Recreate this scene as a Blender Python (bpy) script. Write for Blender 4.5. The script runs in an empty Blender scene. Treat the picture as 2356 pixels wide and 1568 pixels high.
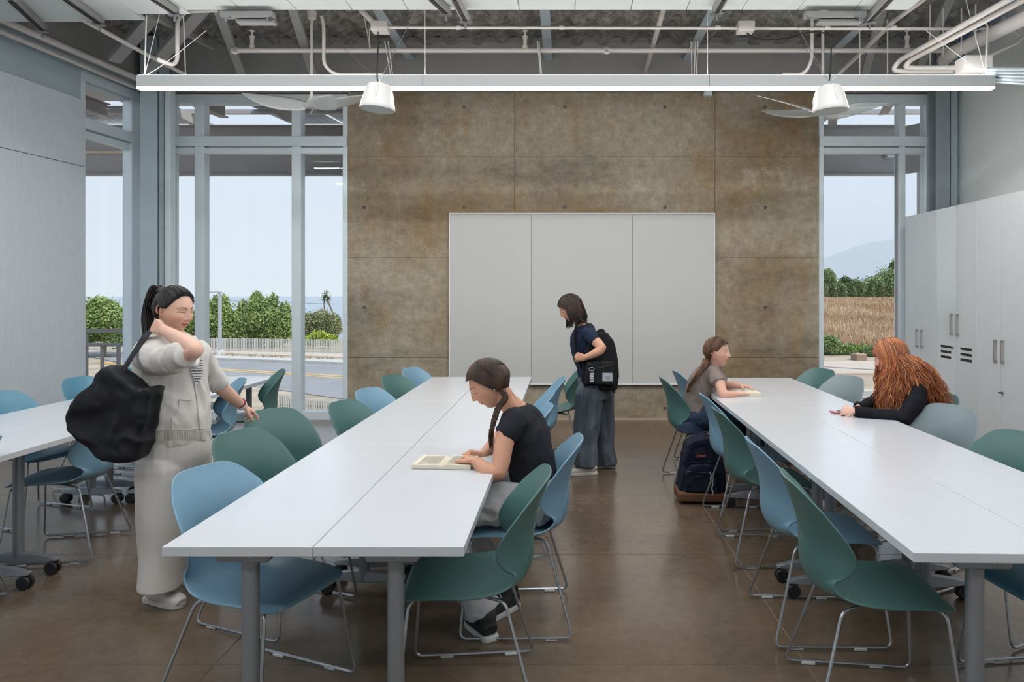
import bpy, bmesh, math, random
import numpy as np
from mathutils import Vector, Matrix, noise, Quaternion
random.seed(7); RNG = np.random.default_rng(7)
SC = bpy.context.scene
COL = SC.collection
# ------------------------------------------------------------------ camera, sky, sun, exposure
F, CU, CV, CH = 1640.0, 1300.0, 675.0, 1.535      # focal length (px of a 2356 wide frame), principal point, eye height
cd = bpy.data.cameras.new('camera'); cam = bpy.data.objects.new('camera', cd); COL.objects.link(cam)
cam.location = (0, 0, CH); cam.rotation_euler = (math.pi/2, 0, 0)
cd.sensor_width = 36; cd.lens = F/2356*36
cd.shift_x = -(CU-1178)/2356; cd.shift_y = -(784-CV)/2356
cd.clip_end = 20000; cd.clip_start = .05
SC.camera = cam
vs = SC.view_settings; vs.view_transform = 'Standard'; vs.look = 'None'; vs.gamma = 1; vs.use_curve_mapping = False
vs.exposure = 0.45
W = bpy.data.worlds.new('sky'); SC.world = W; W.use_nodes = True
nt = W.node_tree; bg = nt.nodes['Background']
tc = nt.nodes.new('ShaderNodeTexCoord'); sx = nt.nodes.new('ShaderNodeSeparateXYZ'); cr = nt.nodes.new('ShaderNodeValToRGB')
nt.links.new(tc.outputs['Generated'], sx.inputs[0]); nt.links.new(sx.outputs['Z'], cr.inputs[0]); nt.links.new(cr.outputs[0], bg.inputs[0])
el = cr.color_ramp.elements
el[0].position = 0.0; el[0].color = (.78, .83, .90, 1); el[1].position = 1.0; el[1].color = (.44, .60, .92, 1)
e = el.new(.18); e.color = (.74, .80, .92, 1)
bg.inputs[1].default_value = .78
SUN_E = 3.0
sd = bpy.data.lights.new('sun', 'SUN'); sd.energy = SUN_E; sd.angle = math.radians(.8); sd.color = (1, .95, .86)
so = bpy.data.objects.new('sun', sd); COL.objects.link(so)
so.rotation_euler = Vector((-.52, .38, -.86)).to_track_quat('-Z', 'Y').to_euler()
LAMP = 37.0           # emission of the linear lamps' diffusers
SC.cycles.max_bounces = 8; SC.cycles.diffuse_bounces = 4; SC.cycles.glossy_bounces = 4; SC.cycles.transparent_max_bounces = 12
SC.cycles.transmission_bounces = 6; SC.cycles.volume_bounces = 1
SC.cycles.sample_clamp_indirect = 4.0; SC.cycles.caustics_reflective = False; SC.cycles.caustics_refractive = False

def P(u, v, y): return Vector(((u-CU)/F*y, y, CH-(v-CV)/F*y))
def FL(u, v, z=0.0):
    y = F*(CH-z)/(v-CV); return Vector(((u-CU)/F*y, y, z))
R = math.radians
# ------------------------------------------------------------------ materials
MATS = {}
def mat(name, col=(.5, .5, .5), rough=.5, metal=0., var=0., vscale=8., bump=0., bscale=60., spec=.5, coat=0., emit=None, es=1., sub=0., attr=None, stretch=None, col2=None, alpha=None):
    if name in MATS: return MATS[name]
    m = bpy.data.materials.new(name); MATS[name] = m; m.use_nodes = True
    t = m.node_tree; N = t.nodes; L = t.links; b = N['Principled BSDF']
    b.inputs['Base Color'].default_value = (*col, 1); b.inputs['Roughness'].default_value = rough; b.inputs['Metallic'].default_value = metal
    b.inputs['Specular IOR Level'].default_value = spec; b.inputs['Coat Weight'].default_value = coat; b.inputs['Coat Roughness'].default_value = .15
    if sub: b.inputs['Subsurface Weight'].default_value = sub; b.inputs['Subsurface Radius'].default_value = (.012, .004, .002); b.inputs['Subsurface Scale'].default_value = 1.0
    if emit: b.inputs['Emission Color'].default_value = (*emit, 1); b.inputs['Emission Strength'].default_value = es
    src = None
    if var or bump or stretch or col2 is not None:
        c = N.new('ShaderNodeTexCoord'); mp = N.new('ShaderNodeMapping'); L.new(c.outputs['Object'], mp.inputs[0])
        if stretch: mp.inputs['Scale'].default_value = stretch
    if var or col2 is not None:
        n = N.new('ShaderNodeTexNoise'); n.inputs['Scale'].default_value = vscale; n.inputs['Detail'].default_value = 6; n.inputs['Roughness'].default_value = .6
        L.new(mp.outputs[0], n.inputs['Vector'])
        r = N.new('ShaderNodeValToRGB'); L.new(n.outputs[0], r.inputs[0])
        c2 = col2 if col2 is not None else tuple(min(1, x*(1+var)) for x in col)
        c1 = col if col2 is not None else tuple(x*(1-var) for x in col)
        r.color_ramp.elements[0].position = .32; r.color_ramp.elements[0].color = (*c1, 1)
        r.color_ramp.elements[1].position = .68; r.color_ramp.elements[1].color = (*c2, 1)
        src = r.outputs[0]; L.new(src, b.inputs['Base Color'])
    if attr:
        a = N.new('ShaderNodeAttribute'); a.attribute_name = attr
        mx = N.new('ShaderNodeMix'); mx.data_type = 'RGBA'; mx.blend_type = 'MULTIPLY'; mx.inputs[0].default_value = 1
        if src: L.new(src, mx.inputs[6])
        else: mx.inputs[6].default_value = (*col, 1)
        L.new(a.outputs['Color'], mx.inputs[7]); L.new(mx.outputs[2], b.inputs['Base Color'])
    if bump:
        n2 = N.new('ShaderNodeTexNoise'); n2.inputs['Scale'].default_value = bscale; n2.inputs['Detail'].default_value = 4; L.new(mp.outputs[0], n2.inputs['Vector'])
        bp = N.new('ShaderNodeBump'); bp.inputs['Strength'].default_value = bump; bp.inputs['Distance'].default_value = .01
        L.new(n2.outputs[0], bp.inputs['Height']); L.new(bp.outputs[0], b.inputs['Normal'])
    return m

def glass_mat(name, tint=(.96, .985, .985), refl=1.0, opacity=0.0, rough=0.0):
    m = bpy.data.materials.new(name); MATS[name] = m; m.use_nodes = True
    t = m.node_tree; N = t.nodes; L = t.links; N.remove(N['Principled BSDF'])
    tr = N.new('ShaderNodeBsdfTransparent'); tr.inputs[0].default_value = (*tint, 1)
    gl = N.new('ShaderNodeBsdfGlossy'); gl.inputs['Roughness'].default_value = rough
    fr = N.new('ShaderNodeFresnel'); fr.inputs[0].default_value = 1.35
    ge = N.new('ShaderNodeNewGeometry'); mu = N.new('ShaderNodeMath'); mu.operation = 'MULTIPLY'; iv = N.new('ShaderNodeMath'); iv.operation = 'SUBTRACT'; iv.inputs[0].default_value = 1
    L.new(ge.outputs['Backfacing'], iv.inputs[1]); L.new(fr.outputs[0], mu.inputs[0]); L.new(iv.outputs[0], mu.inputs[1])
    mx = N.new('ShaderNodeMixShader'); L.new(mu.outputs[0], mx.inputs[0]); L.new(tr.outputs[0], mx.inputs[1]); L.new(gl.outputs[0], mx.inputs[2])
    out = mx.outputs[0]
    if opacity:
        df = N.new('ShaderNodeBsdfDiffuse'); df.inputs[0].default_value = (.9, .93, .93, 1)
        m2 = N.new('ShaderNodeMixShader'); m2.inputs[0].default_value = opacity; L.new(out, m2.inputs[1]); L.new(df.outputs[0], m2.inputs[2]); out = m2.outputs[0]
    L.new(out, N['Material Output'].inputs[0])
    return m

def concrete_wall_mat():
    m = bpy.data.materials.new('board formed concrete'); m.use_nodes = True
    t = m.node_tree; N = t.nodes; L = t.links; b = N['Principled BSDF']; b.inputs['Roughness'].default_value = .62
    g = N.new('ShaderNodeNewGeometry')
    def noi(scale, det, st=(1, 1, 1), ro=.6):
        mp = N.new('ShaderNodeMapping'); mp.inputs['Scale'].default_value = st; L.new(g.outputs['Position'], mp.inputs[0])
        n = N.new('ShaderNodeTexNoise'); n.inputs['Scale'].default_value = scale; n.inputs['Detail'].default_value = det; n.inputs['Roughness'].default_value = ro
        L.new(mp.outputs[0], n.inputs[0]); return n.outputs[0]
    def ramp(src, p0, c0, p1, c1):
        r = N.new('ShaderNodeValToRGB'); L.new(src, r.inputs[0]); r.color_ramp.elements[0].position = p0; r.color_ramp.elements[0].color = (*c0, 1)
        r.color_ramp.elements[1].position = p1; r.color_ramp.elements[1].color = (*c1, 1); return r.outputs[0]
    def mix(a, bb, f, mode='MIX'):
        x = N.new('ShaderNodeMix'); x.data_type = 'RGBA'; x.blend_type = mode
        if isinstance(f, float): x.inputs[0].default_value = f
        else: L.new(f, x.inputs[0])
        L.new(a, x.inputs[6]); L.new(bb, x.inputs[7]); return x.outputs[2]
    base = ramp(noi(.7, 8), .38, (.262, .192, .110), .60, (.355, .315, .245))
    rust = ramp(noi(2.2, 8, (1.2, 1, .55)), .54, (1, 1, 1), .72, (.98, .80, .58))
    c = mix(base, rust, 1.0, 'MULTIPLY')
    dark = ramp(noi(.95, 10, (.5, 1, 1.5), .7), .50, (1, 1, 1), .72, (.50, .51, .52))
    c = mix(c, dark, 1.0, 'MULTIPLY')
    pale = ramp(noi(1.7, 9, (1, 1, 1.1), .75), .60, (0, 0, 0), .66, (.5, .5, .5))
    pc = N.new('ShaderNodeRGB'); pc.outputs[0].default_value = (.43, .39, .31, 1)
    c = mix(c, pc.outputs[0], pale)
    mott = ramp(noi(9, 10, (1, 1, 1), .8), .36, (.70, .69, .67), .64, (1.24, 1.22, 1.20))
    c = mix(c, mott, 1.0, 'MULTIPLY')
    speck = ramp(noi(34, 4), .27, (.38, .34, .30), .33, (1, 1, 1))
    c = mix(c, speck, 1.0, 'MULTIPLY')
    L.new(c, b.inputs['Base Color'])
    bp = N.new('ShaderNodeBump'); bp.inputs['Strength'].default_value = .5; bp.inputs['Distance'].default_value = .006
    L.new(noi(30, 8), bp.inputs['Height']); L.new(bp.outputs[0], b.inputs['Normal'])
    return m

def floor_mat():
    m = bpy.data.materials.new('polished concrete'); m.use_nodes = True
    t = m.node_tree; N = t.nodes; L = t.links; b = N['Principled BSDF']
    g = N.new('ShaderNodeNewGeometry')
    def noi(scale, det, ro=.6):
        n = N.new('ShaderNodeTexNoise'); n.inputs['Scale'].default_value = scale; n.inputs['Detail'].default_value = det; n.inputs['Roughness'].default_value = ro
        L.new(g.outputs['Position'], n.inputs[0]); return n.outputs[0]
    r = N.new('ShaderNodeValToRGB'); L.new(noi(1.2, 9, .65), r.inputs[0])
    r.color_ramp.elements[0].position = .33; r.color_ramp.elements[0].color = (.105, .072, .048, 1)
    r.color_ramp.elements[1].position = .68; r.color_ramp.elements[1].color = (.165, .120, .082, 1)
    r2 = N.new('ShaderNodeValToRGB'); L.new(noi(16, 8, .75), r2.inputs[0])
    r2.color_ramp.elements[0].position = .3; r2.color_ramp.elements[0].color = (.82, .82, .82, 1); r2.color_ramp.elements[1].position = .7; r2.color_ramp.elements[1].color = (1.15, 1.15, 1.15, 1)
    x = N.new('ShaderNodeMix'); x.data_type = 'RGBA'; x.blend_type = 'MULTIPLY'; x.inputs[0].default_value = 1
    L.new(r.outputs[0], x.inputs[6]); L.new(r2.outputs[0], x.inputs[7]); L.new(x.outputs[2], b.inputs['Base Color'])
    rr = N.new('ShaderNodeMapRange'); L.new(noi(4, 6), rr.inputs[0]); rr.inputs[3].default_value = .10; rr.inputs[4].default_value = .30
    L.new(rr.outputs[0], b.inputs['Roughness'])
    b.inputs['Specular IOR Level'].default_value = .8
    bp = N.new('ShaderNodeBump'); bp.inputs['Strength'].default_value = .025; bp.inputs['Distance'].default_value = .004
    L.new(noi(9, 5), bp.inputs['Height']); L.new(bp.outputs[0], b.inputs['Normal'])
    return m

M_conc = concrete_wall_mat(); M_floor = floor_mat()
M_wallpaint = mat('white wall paint', (.90, .945, .95), .35, bump=.02, bscale=200)
M_panel = mat('woven wall panel', (.62, .69, .75), .8, var=.04, vscale=30, bump=.25, bscale=350, stretch=(1, 1, .25))
M_frame = mat('silver window frame', (.70, .79, .84), .36, metal=.1, var=.02)
M_steel = mat('grey painted steel', (.42, .51, .57), .45, var=.04, vscale=3)
M_steeld = mat('grey painted truss steel', (.31, .31, .31), .5, var=.05, vscale=3)
M_cloud = mat('ceiling panel white', (.72, .76, .77), .6, var=.02)
M_foam = mat('sprayed fibre insulation', (.27, .265, .255), .95, var=.5, vscale=14, bump=1.0, bscale=70)
M_pipe = mat('white painted pipe', (.70, .67, .65), .35)
M_whiteboard = mat('whiteboard enamel', (.54, .545, .54), .18, coat=.2)
M_wbframe = mat('white frame', (.74, .76, .78), .35)
M_lam = mat('white laminate', (.58, .60, .635), .22, var=.012, vscale=5)
M_lamedge = mat('white laminate edge', (.64, .61, .60), .4)
M_legm = mat('silver grey metal leg', (.26, .275, .30), .38, metal=.55, var=.03)
M_chrome = mat('satin steel wire', (.36, .37, .39), .33, metal=.85)
M_black = mat('black rubber', (.012, .012, .014), .4)
M_green = mat('green plastic', (.062, .146, .138), .42, var=.03, vscale=3, bump=.05, bscale=500)
M_blue = mat('blue plastic', (.165, .30, .405), .42, var=.03, vscale=3, bump=.05, bscale=500)
M_greyblue = mat('grey green plastic', (.20, .255, .275), .42, var=.03, vscale=3, bump=.05, bscale=500)
M_teal = mat('deep blue plastic', (.085, .235, .335), .38, var=.03, vscale=3, bump=.05, bscale=500)
M_glide = mat('white nylon glide', (.62, .62, .62), .4)
M_lock = mat('white lacquered door', (.64, .68, .72), .28, var=.01)
M_lockg = mat('high gloss white door', (.66, .70, .74), .06, coat=.6)
M_handle = mat('brushed nickel handle', (.52, .49, .46), .3, metal=.9)
M_dark = mat('dark recess', (.02, .018, .016), .7)
M_glass = glass_mat('window glass')
M_emit = mat('lamp diffuser', (1, 1, 1), .5, emit=(1.0, .93, .84), es=LAMP)
M_up = mat('added uplight glow', (1, 1, 1), .5, emit=(1.0, .96, .91), es=9.0)
M_fill = mat('added fill lamp diffuser', (1, 1, 1), .5, emit=(.96, .98, 1.0), es=LAMP*1.0)
M_alu = mat('white lamp housing', (.40, .41, .41), .45)
M_clear = glass_mat('clear fan blade', (.93, .96, .96), opacity=.5)

# ------------------------------------------------------------------ mesh helpers
class MB:
    def __init__(s): s.v = []; s.f = []; s.mi = []; s.col = None
    def add(s, verts, faces, mi=0):
        o = len(s.v); s.v += [tuple(p) for p in verts]; s.f += [tuple(i+o for i in f) for f in faces]; s.mi += [mi]*len(faces); return s
    def box(s, x0, x1, y0, y1, z0, z1, M=None, mi=0):
        p = [Vector((x, y, z)) for z in (z0, z1) for y in (y0, y1) for x in (x0, x1)]
        if M is not None: p = [M @ q for q in p]
        return s.add(p, [(0, 2, 3, 1), (4, 5, 7, 6), (0, 1, 5, 4), (2, 6, 7, 3), (0, 4, 6, 2), (1, 3, 7, 5)], mi)
    def beam(s, a, b, w, h, up=(0, 0, 1), mi=0):
        a = Vector(a); b = Vector(b); d = (b-a).normalized(); up = Vector(up)
        sx_ = d.cross(up)
        if sx_.length < 1e-4: sx_ = d.cross(Vector((0, 1, 0)))
        sx_.normalize(); u = sx_.cross(d).normalized()
        p = []
        for c in (a, b):
            for i, j in ((-1, -1), (1, -1), (1, 1), (-1, 1)): p.append(c + sx_*(i*w/2) + u*(j*h/2))
        return s.add(p, [(0, 1, 2, 3), (7, 6, 5, 4), (0, 4, 5, 1), (1, 5, 6, 2), (2, 6, 7, 3), (3, 7, 4, 0)], mi)
    def tube(s, pts, r, n=8, cap=True, mi=0, flat=None):
        pts = [Vector(p) for p in pts]
        rr = r if isinstance(r, (list, tuple)) else [r]*len(pts)
        k = len(pts); V = []; prev = None
        for i in range(k):
            d = (pts[min(i+1, k-1)] - pts[max(i-1, 0)])
            d = d.normalized() if d.length > 1e-9 else Vector((0, 0, 1))
            if prev is None:
                a = d.cross(Vector((0, 0, 1)))
                if a.length < .05: a = d.cross(Vector((0, 1, 0)))
            else: a = prev - d*prev.dot(d)
            a.normalize(); b = d.cross(a); prev = a
            fy = flat if flat else 1.
            for j in range(n):
                t = 2*math.pi*j/n; V.append(pts[i] + (a*math.cos(t) + b*math.sin(t)*fy)*rr[i])
        Fc = [(i*n+j, i*n+(j+1) % n, (i+1)*n+(j+1) % n, (i+1)*n+j) for i in range(k-1) for j in range(n)]
        if cap: Fc += [tuple(range(n-1, -1, -1)), tuple((k-1)*n+j for j in range(n))]
        return s.add(V, Fc, mi)
    def lathe(s, prof, n=24, M=None, mi=0):
        k = len(prof); V = []
        for r, z in prof:
            for j in range(n):
                t = 2*math.pi*j/n; p = Vector((r*math.cos(t), r*math.sin(t), z)); V.append(M @ p if M is not None else p)
        Fc = [(i*n+j, i*n+(j+1) % n, (i+1)*n+(j+1) % n, (i+1)*n+j) for i in range(k-1) for j in range(n)]
        Fc += [tuple(range(n-1, -1, -1)), tuple((k-1)*n+j for j in range(n))]
        return s.add(V, Fc, mi)
    def prism(s, poly, d, M=None, mi=0):           # poly in local xy, extruded along +z by d
        n = len(poly); V = [Vector((x, y, 0)) for x, y in poly] + [Vector((x, y, d)) for x, y in poly]
        if M is not None: V = [M @ p for p in V]
        return s.add(V, [tuple(range(n-1, -1, -1)), tuple(range(n, 2*n))] + [(i, (i+1) % n, n+(i+1) % n, n+i) for i in range(n)], mi)
    def ball(s, c, r, nu=12, nv=8, M=None, mi=0):
        c = Vector(c); r = Vector(r) if not isinstance(r, (int, float)) else Vector((r, r, r)); V = []
        for i in range(1, nv):
            ph = math.pi*i/nv
            for j in range(nu):
                t = 2*math.pi*j/nu; q = Vector((r.x*math.sin(ph)*math.cos(t), r.y*math.sin(ph)*math.sin(t), r.z*math.cos(ph)))
                V.append(c + (M @ q if M is not None else q))
        top = len(V); q = Vector((0, 0, r.z)); V.append(c + (M @ q if M is not None else q)); V.append(c - (M @ q if M is not None else q))
        Fc = [(i*nu+j, (i+1)*nu+j, (i+1)*nu+(j+1) % nu, i*nu+(j+1) % nu) for i in range(nv-2) for j in range(nu)]
        Fc += [(top, j, (j+1) % nu) for j in range(nu)] + [(top+1, (nv-2)*nu+(j+1) % nu, (nv-2)*nu+j) for j in range(nu)]
        return s.add(V, Fc, mi)
    def build(s, name, mats, parent=None, smooth=False, bevel=0., loc=None, seg=1):
        me = bpy.data.meshes.new(name); me.from_pydata(s.v, [], s.f)
        for m in (mats if isinstance(mats, (list, tuple)) else [mats]): me.materials.append(m)
        if any(s.mi): me.polygons.foreach_set('material_index', s.mi)
        bm = bmesh.new(); bm.from_mesh(me); bmesh.ops.recalc_face_normals(bm, faces=bm.faces)
        if bevel:
            ed = [e for e in bm.edges if len(e.link_faces) == 2 and e.calc_face_angle(0) > .5]
            bmesh.ops.bevel(bm, geom=ed, offset=bevel, segments=seg, affect='EDGES', profile=.5)
        bm.to_mesh(me); bm.free()
        if smooth:
            me.polygons.foreach_set('use_smooth', [True]*len(me.polygons))
            me.set_sharp_from_angle(angle=R(38))
        o = bpy.data.objects.new(name, me); COL.objects.link(o)
        if parent is not None: o.parent = parent
        if loc is not None: o.location = loc
        return o

def raw(name, V, Fc, m, parent=None, smooth=True, sharp=None):
    me = bpy.data.meshes.new(name); me.from_pydata([tuple(v) for v in V], [], Fc); me.materials.append(m)
    if smooth: me.polygons.foreach_set('use_smooth', [True]*len(me.polygons))
    if sharp: me.set_sharp_from_angle(angle=R(sharp))
    o = bpy.data.objects.new(name, me); COL.objects.link(o)
    if parent is not None: o.parent = parent
    return o
def tag(o, label=None, cat=None, group=None, kind=None):
    if label: o['label'] = label
    if cat: o['category'] = cat
    if group: o['group'] = group
    if kind: o['kind'] = kind
    return o
def empty(name, loc=(0, 0, 0), rz=0., label=None, cat=None, group=None, kind=None):
    o = bpy.data.objects.new(name, None); COL.objects.link(o); o.location = loc; o.rotation_euler = (0, 0, rz); o.empty_display_size = .1
    return tag(o, label, cat, group, kind)
def copy_tree(o, parent=None):
    c = o.copy(); COL.objects.link(c); c.parent = parent
    for ch in list(o.children): copy_tree(ch, c)
    return c
def fillet(pts, r, n=5):
    pts = [Vector(p) for p in pts]; out = [pts[0]]
    for i in range(1, len(pts)-1):
        a, b, c = pts[i-1], pts[i], pts[i+1]
        q = min(r, (a-b).length*.48, (c-b).length*.48)
        p0 = b+(a-b).normalized()*q; p1 = b+(c-b).normalized()*q
        for k in range(n+1):
            t = k/n; out.append(p0*(1-t)**2 + b*2*t*(1-t) + p1*t*t)
    out.append(pts[-1]); return out
def catmull(pts, n=6):
    pts = [Vector(p) for p in pts]; q = [pts[0]*2-pts[1]] + pts + [pts[-1]*2-pts[-2]]; out = []
    for i in range(1, len(q)-2):
        for k in range(n):
            t = k/n; a, b, c, d = q[i-1], q[i], q[i+1], q[i+2]
            out.append(.5*((2*b)+(-a+c)*t+(2*a-5*b+4*c-d)*t*t+(-a+3*b-3*c+d)*t**3))
    out.append(pts[-1]); return out
def S(o): o['kind'] = 'structure'; return o
# ------------------------------------------------------------------ room shell
YW = 8.67; ZC = 3.98; ZD = 4.60; XR = 4.75; YB = -4.0
LD = Vector((-.0915, -1, 0)).normalized(); LC = Vector((-5.13, YW, 0)); LN = Vector((1, -.0915, 0)).normalized()   # left wall: corner, direction to camera, inward normal
def LW(y): return LC + LD*((YW-y)/abs(LD.y))
floor = S(MB().box(-6.6, 5.0, YB-.2, YW+.12, -.25, -.003).build('floor', mat('dusty joint', (.30, .26, .21), .8)))
xs = [-6.6, -3.9, -1.45, 1.0, 3.45, 5.0]; ysl = [YB-.2, -2.0, -.76, .48, 1.72, 2.955, 4.20, 5.44, 6.68, 7.92, YW+.12]
for i in range(len(xs)-1):
    for j in range(len(ysl)-1):
        g = .0022
        MB().box(xs[i]+g, xs[i+1]-g, ysl[j]+g, ysl[j+1]-g, -.05, 0).build('floor_slab', M_floor, floor)
# concrete wall of formed panels with tie holes
wb = S(MB().box(-2.645, 3.09, YW+.03, YW+.30, -.05, ZC).build('wall_back', mat('form joint', (.12, .10, .075), .9)))
pxs = [-2.645, (1184-CU)/189.2, (1645-CU)/189.2, 3.09]; pzs = [0., .757, 1.975, 3.195, ZC]
holes = [(838, 477), (838, 708), (1068, 246), (1299, 246), (1530, 246), (1761, 246), (1068, 477), (1299, 477), (1530, 477), (1761, 477), (1761, 708), (1530, 940), (1068, 940), (1761, 940)]
HZ = [((u-CU)/189.2, CH+(CV-v)/189.2) for u, v in holes]
for i in range(3):
    for j in range(4):
        g = .0022; x0, x1, z0, z1 = pxs[i]+g, pxs[i+1]-g, pzs[j]+g, pzs[j+1]-g
        m = MB(); inh = sorted([h for h in HZ if x0 < h[0] < x1 and z0 < h[1] < z1])
        # front face with square cut-outs around every hole, refined to a round hole by a ring
        r = .022; cuts = [x0]+[c for h in inh for c in (h[0]-r*1.6, h[0]+r*1.6)]+[x1]
        for k in range(len(cuts)-1):
            a, b = cuts[k], cuts[k+1]
            hh = [h for h in inh if a < h[0] < b and b-a < r*3.3]
            if not hh: m.add([(a, YW, z0), (b, YW, z0), (b, YW, z1), (a, YW, z1)], [(0, 1, 2, 3)])
            else:
                hx, hz = hh[0]; s_ = r*1.6
                m.add([(a, YW, z0), (b, YW, z0), (b, YW, hz-s_), (a, YW, hz-s_)], [(0, 1, 2, 3)]); m.add([(a, YW, hz+s_), (b, YW, hz+s_), (b, YW, z1), (a, YW, z1)], [(0, 1, 2, 3)])
                n = 16; V = []
                for q in range(n):
                    t = 2*math.pi*q/n+math.pi/4; c_, s2 = math.cos(t), math.sin(t); mm = max(abs(c_), abs(s2))
                    V += [(hx+s_*c_/mm, YW, hz+s_*s2/mm), (hx+r*c_, YW, hz+r*s2), (hx+r*.8*c_, YW+.02, hz+r*.8*s2)]
                V.append((hx, YW+.02, hz))
                m.add(V, [f for q in range(n) for f in ((3*q, 3*((q+1) % n), 3*((q+1) % n)+1, 3*q+1), (3*q+1, 3*((q+1) % n)+1, 3*((q+1) % n)+2, 3*q+2), (3*q+2, 3*((q+1) % n)+2, 3*n))])
        m.add([(x0, YW, z0), (x1, YW, z0), (x1, YW, z1), (x0, YW, z1), (x0, YW+.03, z0), (x1, YW+.03, z0), (x1, YW+.03, z1), (x0, YW+.03, z1)], [(0, 4, 5, 1), (1, 5, 6, 2), (2, 6, 7, 3), (3, 7, 4, 0)])
        me = bpy.data.meshes.new('concrete_panel'); me.from_pydata(m.v, [], m.f); me.materials.append(M_conc)
        o = bpy.data.objects.new('concrete_panel', me); COL.objects.link(o); o.parent = wb
M_plug = mat('grey tie hole mortar', (.13, .125, .12), .7)
for hx, hz in HZ:
    MB().lathe([(.001, 0), (.016, 0), (.017, .006), (.001, .006)], 14, Matrix.Translation((hx, YW+.022, hz)) @ Matrix.Rotation(R(90), 4, 'X')).build('tie_hole', M_plug, wb, smooth=True)
# side walls
S(MB().box(XR, XR+.15, YB, YW+.3, 0, ZD).build('wall_right', M_wallpaint))
S(MB().box(4.44, XR+.02, YW, YW+.25, 0, ZD).build('wall_back_right', M_wallpaint))
wl = MB(); b = LW(7.74)
a = LW(6.0); wl.beam((a.x-.08, a.y, ZD/2), (b.x-.08, b.y, ZD/2), .15, ZD); c = LW(YB); wl.beam((c.x-.08, c.y, 4.22), (a.x-.08, a.y, 4.22), .15, .76); wl.beam((c.x-.08, c.y, .05), (a.x-.08, a.y, .05), .15, .1); wl.beam(LW(7.73)+Vector((-.08, 0, 4.2)), LC+Vector((-.08, .2, 4.2)), .15, .75)
wall_left = S(wl.build('wall_left', M_steel))
S(MB().box(-5.25, -4.80, YW, YW+.2, ZC-.12, ZD).box(-4.82, -2.6, YW, YW+.2, ZC, ZD).box(3.05, 4.46, YW, YW+.2, ZC, ZD).box(-2.7, 3.1, YW+.05, YW+.25, ZC, ZD).build('wall_back_upper', M_steeld))
S(MB().box(-6.6, 5.0, YB-.15, YB, 0, ZD).build('wall_front', M_wallpaint))
# woven boards on the left wall: two, with the joint at 2.905 m
def board(z0, z1, y0=6.0, y1=7.70):
    a = LW(y0)+LN*.02; b = LW(y1)+LN*.02
    return MB().beam((a.x, a.y, (z0+z1)/2), (b.x, b.y, (z0+z1)/2), .035, z1-z0).build('wall_board', M_panel, wall_left, bevel=.003)
board(.02, 2.90); board(2.906, 3.62)
# trims
a = LW(YB)+LN*.05; b = LW(YW)+LN*.05
S(MB().beam((a.x, a.y, ZC+.03), (b.x, b.y, ZC+.03), .10, .06).build('trim_1', M_steel, bevel=.004))
S(MB().beam((a.x+.08, a.y, 4.3), (b.x+.08, b.y, 4.3), .10, .60).build('trim_2', M_steeld))
S(MB().box(-5.2, 4.75, YW-.16, YW+.02, 4.02, 4.56).box(-5.2, 4.75, YW-.22, YW-.1, 3.985, 4.02).box(-5.2, 4.75, YW-.26, YW-.1, 4.53, 4.56).build('trim_3', M_steeld, bevel=.003))
S(MB().box(-2.64, 3.09, YW-.012, YW+.01, 0, .022).build('trim_4', mat('floor edge joint', (.42, .35, .27), .7)))
S(MB().box(XR-.012, XR, YB, YW, 0, .1).build('baseboard_right', M_steel))
# ------------------------------------------------------------------ windows
def glaze(name, T, x0, x1, mull, panes, parent_kind=True, head=ZC-.02, wide=.115):
    """T maps (x along, y out, z) to world. mull: x centres."""
    w = S(empty(name)); g = .0
    def bx(nm, xa, xb, ya, yb, za, zb, m=M_frame, bev=.004):
        return MB().box(xa, xb, ya, yb, za, zb, M=T).build(nm, m, w, bevel=bev)
    bx('head_rail', x0, x1, 0, .14, 3.85, head); bx('sill_rail', x0, x1, 0, .14, -.01, .10)
    bx('transom', x0, x1, -.03, .14, 3.325, 3.445); bx('upper_door_rail', x0+.06, x1-.0, .01, .10, 3.24, 3.31)
    bx('jamb', x0-.0, x0+.06, 0, .14, .1, 3.85); bx('jamb', x1-.06, x1, 0, .14, .1, 3.85)
    for c in mull:
        bx('mullion', c-wide/2, c+wide/2, .0, .14, .1, 3.325); bx('mullion', c-wide/2, c+wide/2, 0, .14, 3.445, 3.85)
        bx('glazing_bead', c-wide/2-.012, c-wide/2, .05, .09, .1, 3.24, M_steeld, 0)
    cuts = [x0+.06]+[v for c in mull for v in (c-wide/2, c+wide/2)]+[x1-.06]
    for k in range(0, len(cuts), 2):
        for za, zb in ((.10, 3.24), (3.445, 3.85)):
            MB().box(cuts[k], cuts[k+1], .07, .078, za, zb, M=T).build('pane', M_glass, w)
    return w
TB = Matrix.Translation((0, YW, 0))
glaze('window_2', TB, -4.83, -2.645, [-4.45, -3.27], None)
glaze('window_3', TB, 3.09, 4.45, [4.105], None, wide=.075)
ang = math.atan2(-LD.y, -LD.x)
TL = Matrix.Translation(LC) @ Matrix.Rotation(ang, 4, 'Z')      # local x runs along the wall towards +y, local y points outwards
glaze('window_1', TL, -.98, -.02, [], None)
glaze('added_window', TL, -12.6, -2.75, [-3.9-1.3*k for k in range(7)], None)   # unseen glazing added left of the camera to let cool sky light in
S(MB().beam(LW(8.46)+LN*-.05+Vector((0, 0, 1.9)), LW(8.60)+LN*-.05+Vector((0, 0, 1.9)), .12, 3.9).build('trim_5', M_frame, bevel=.004))
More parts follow.
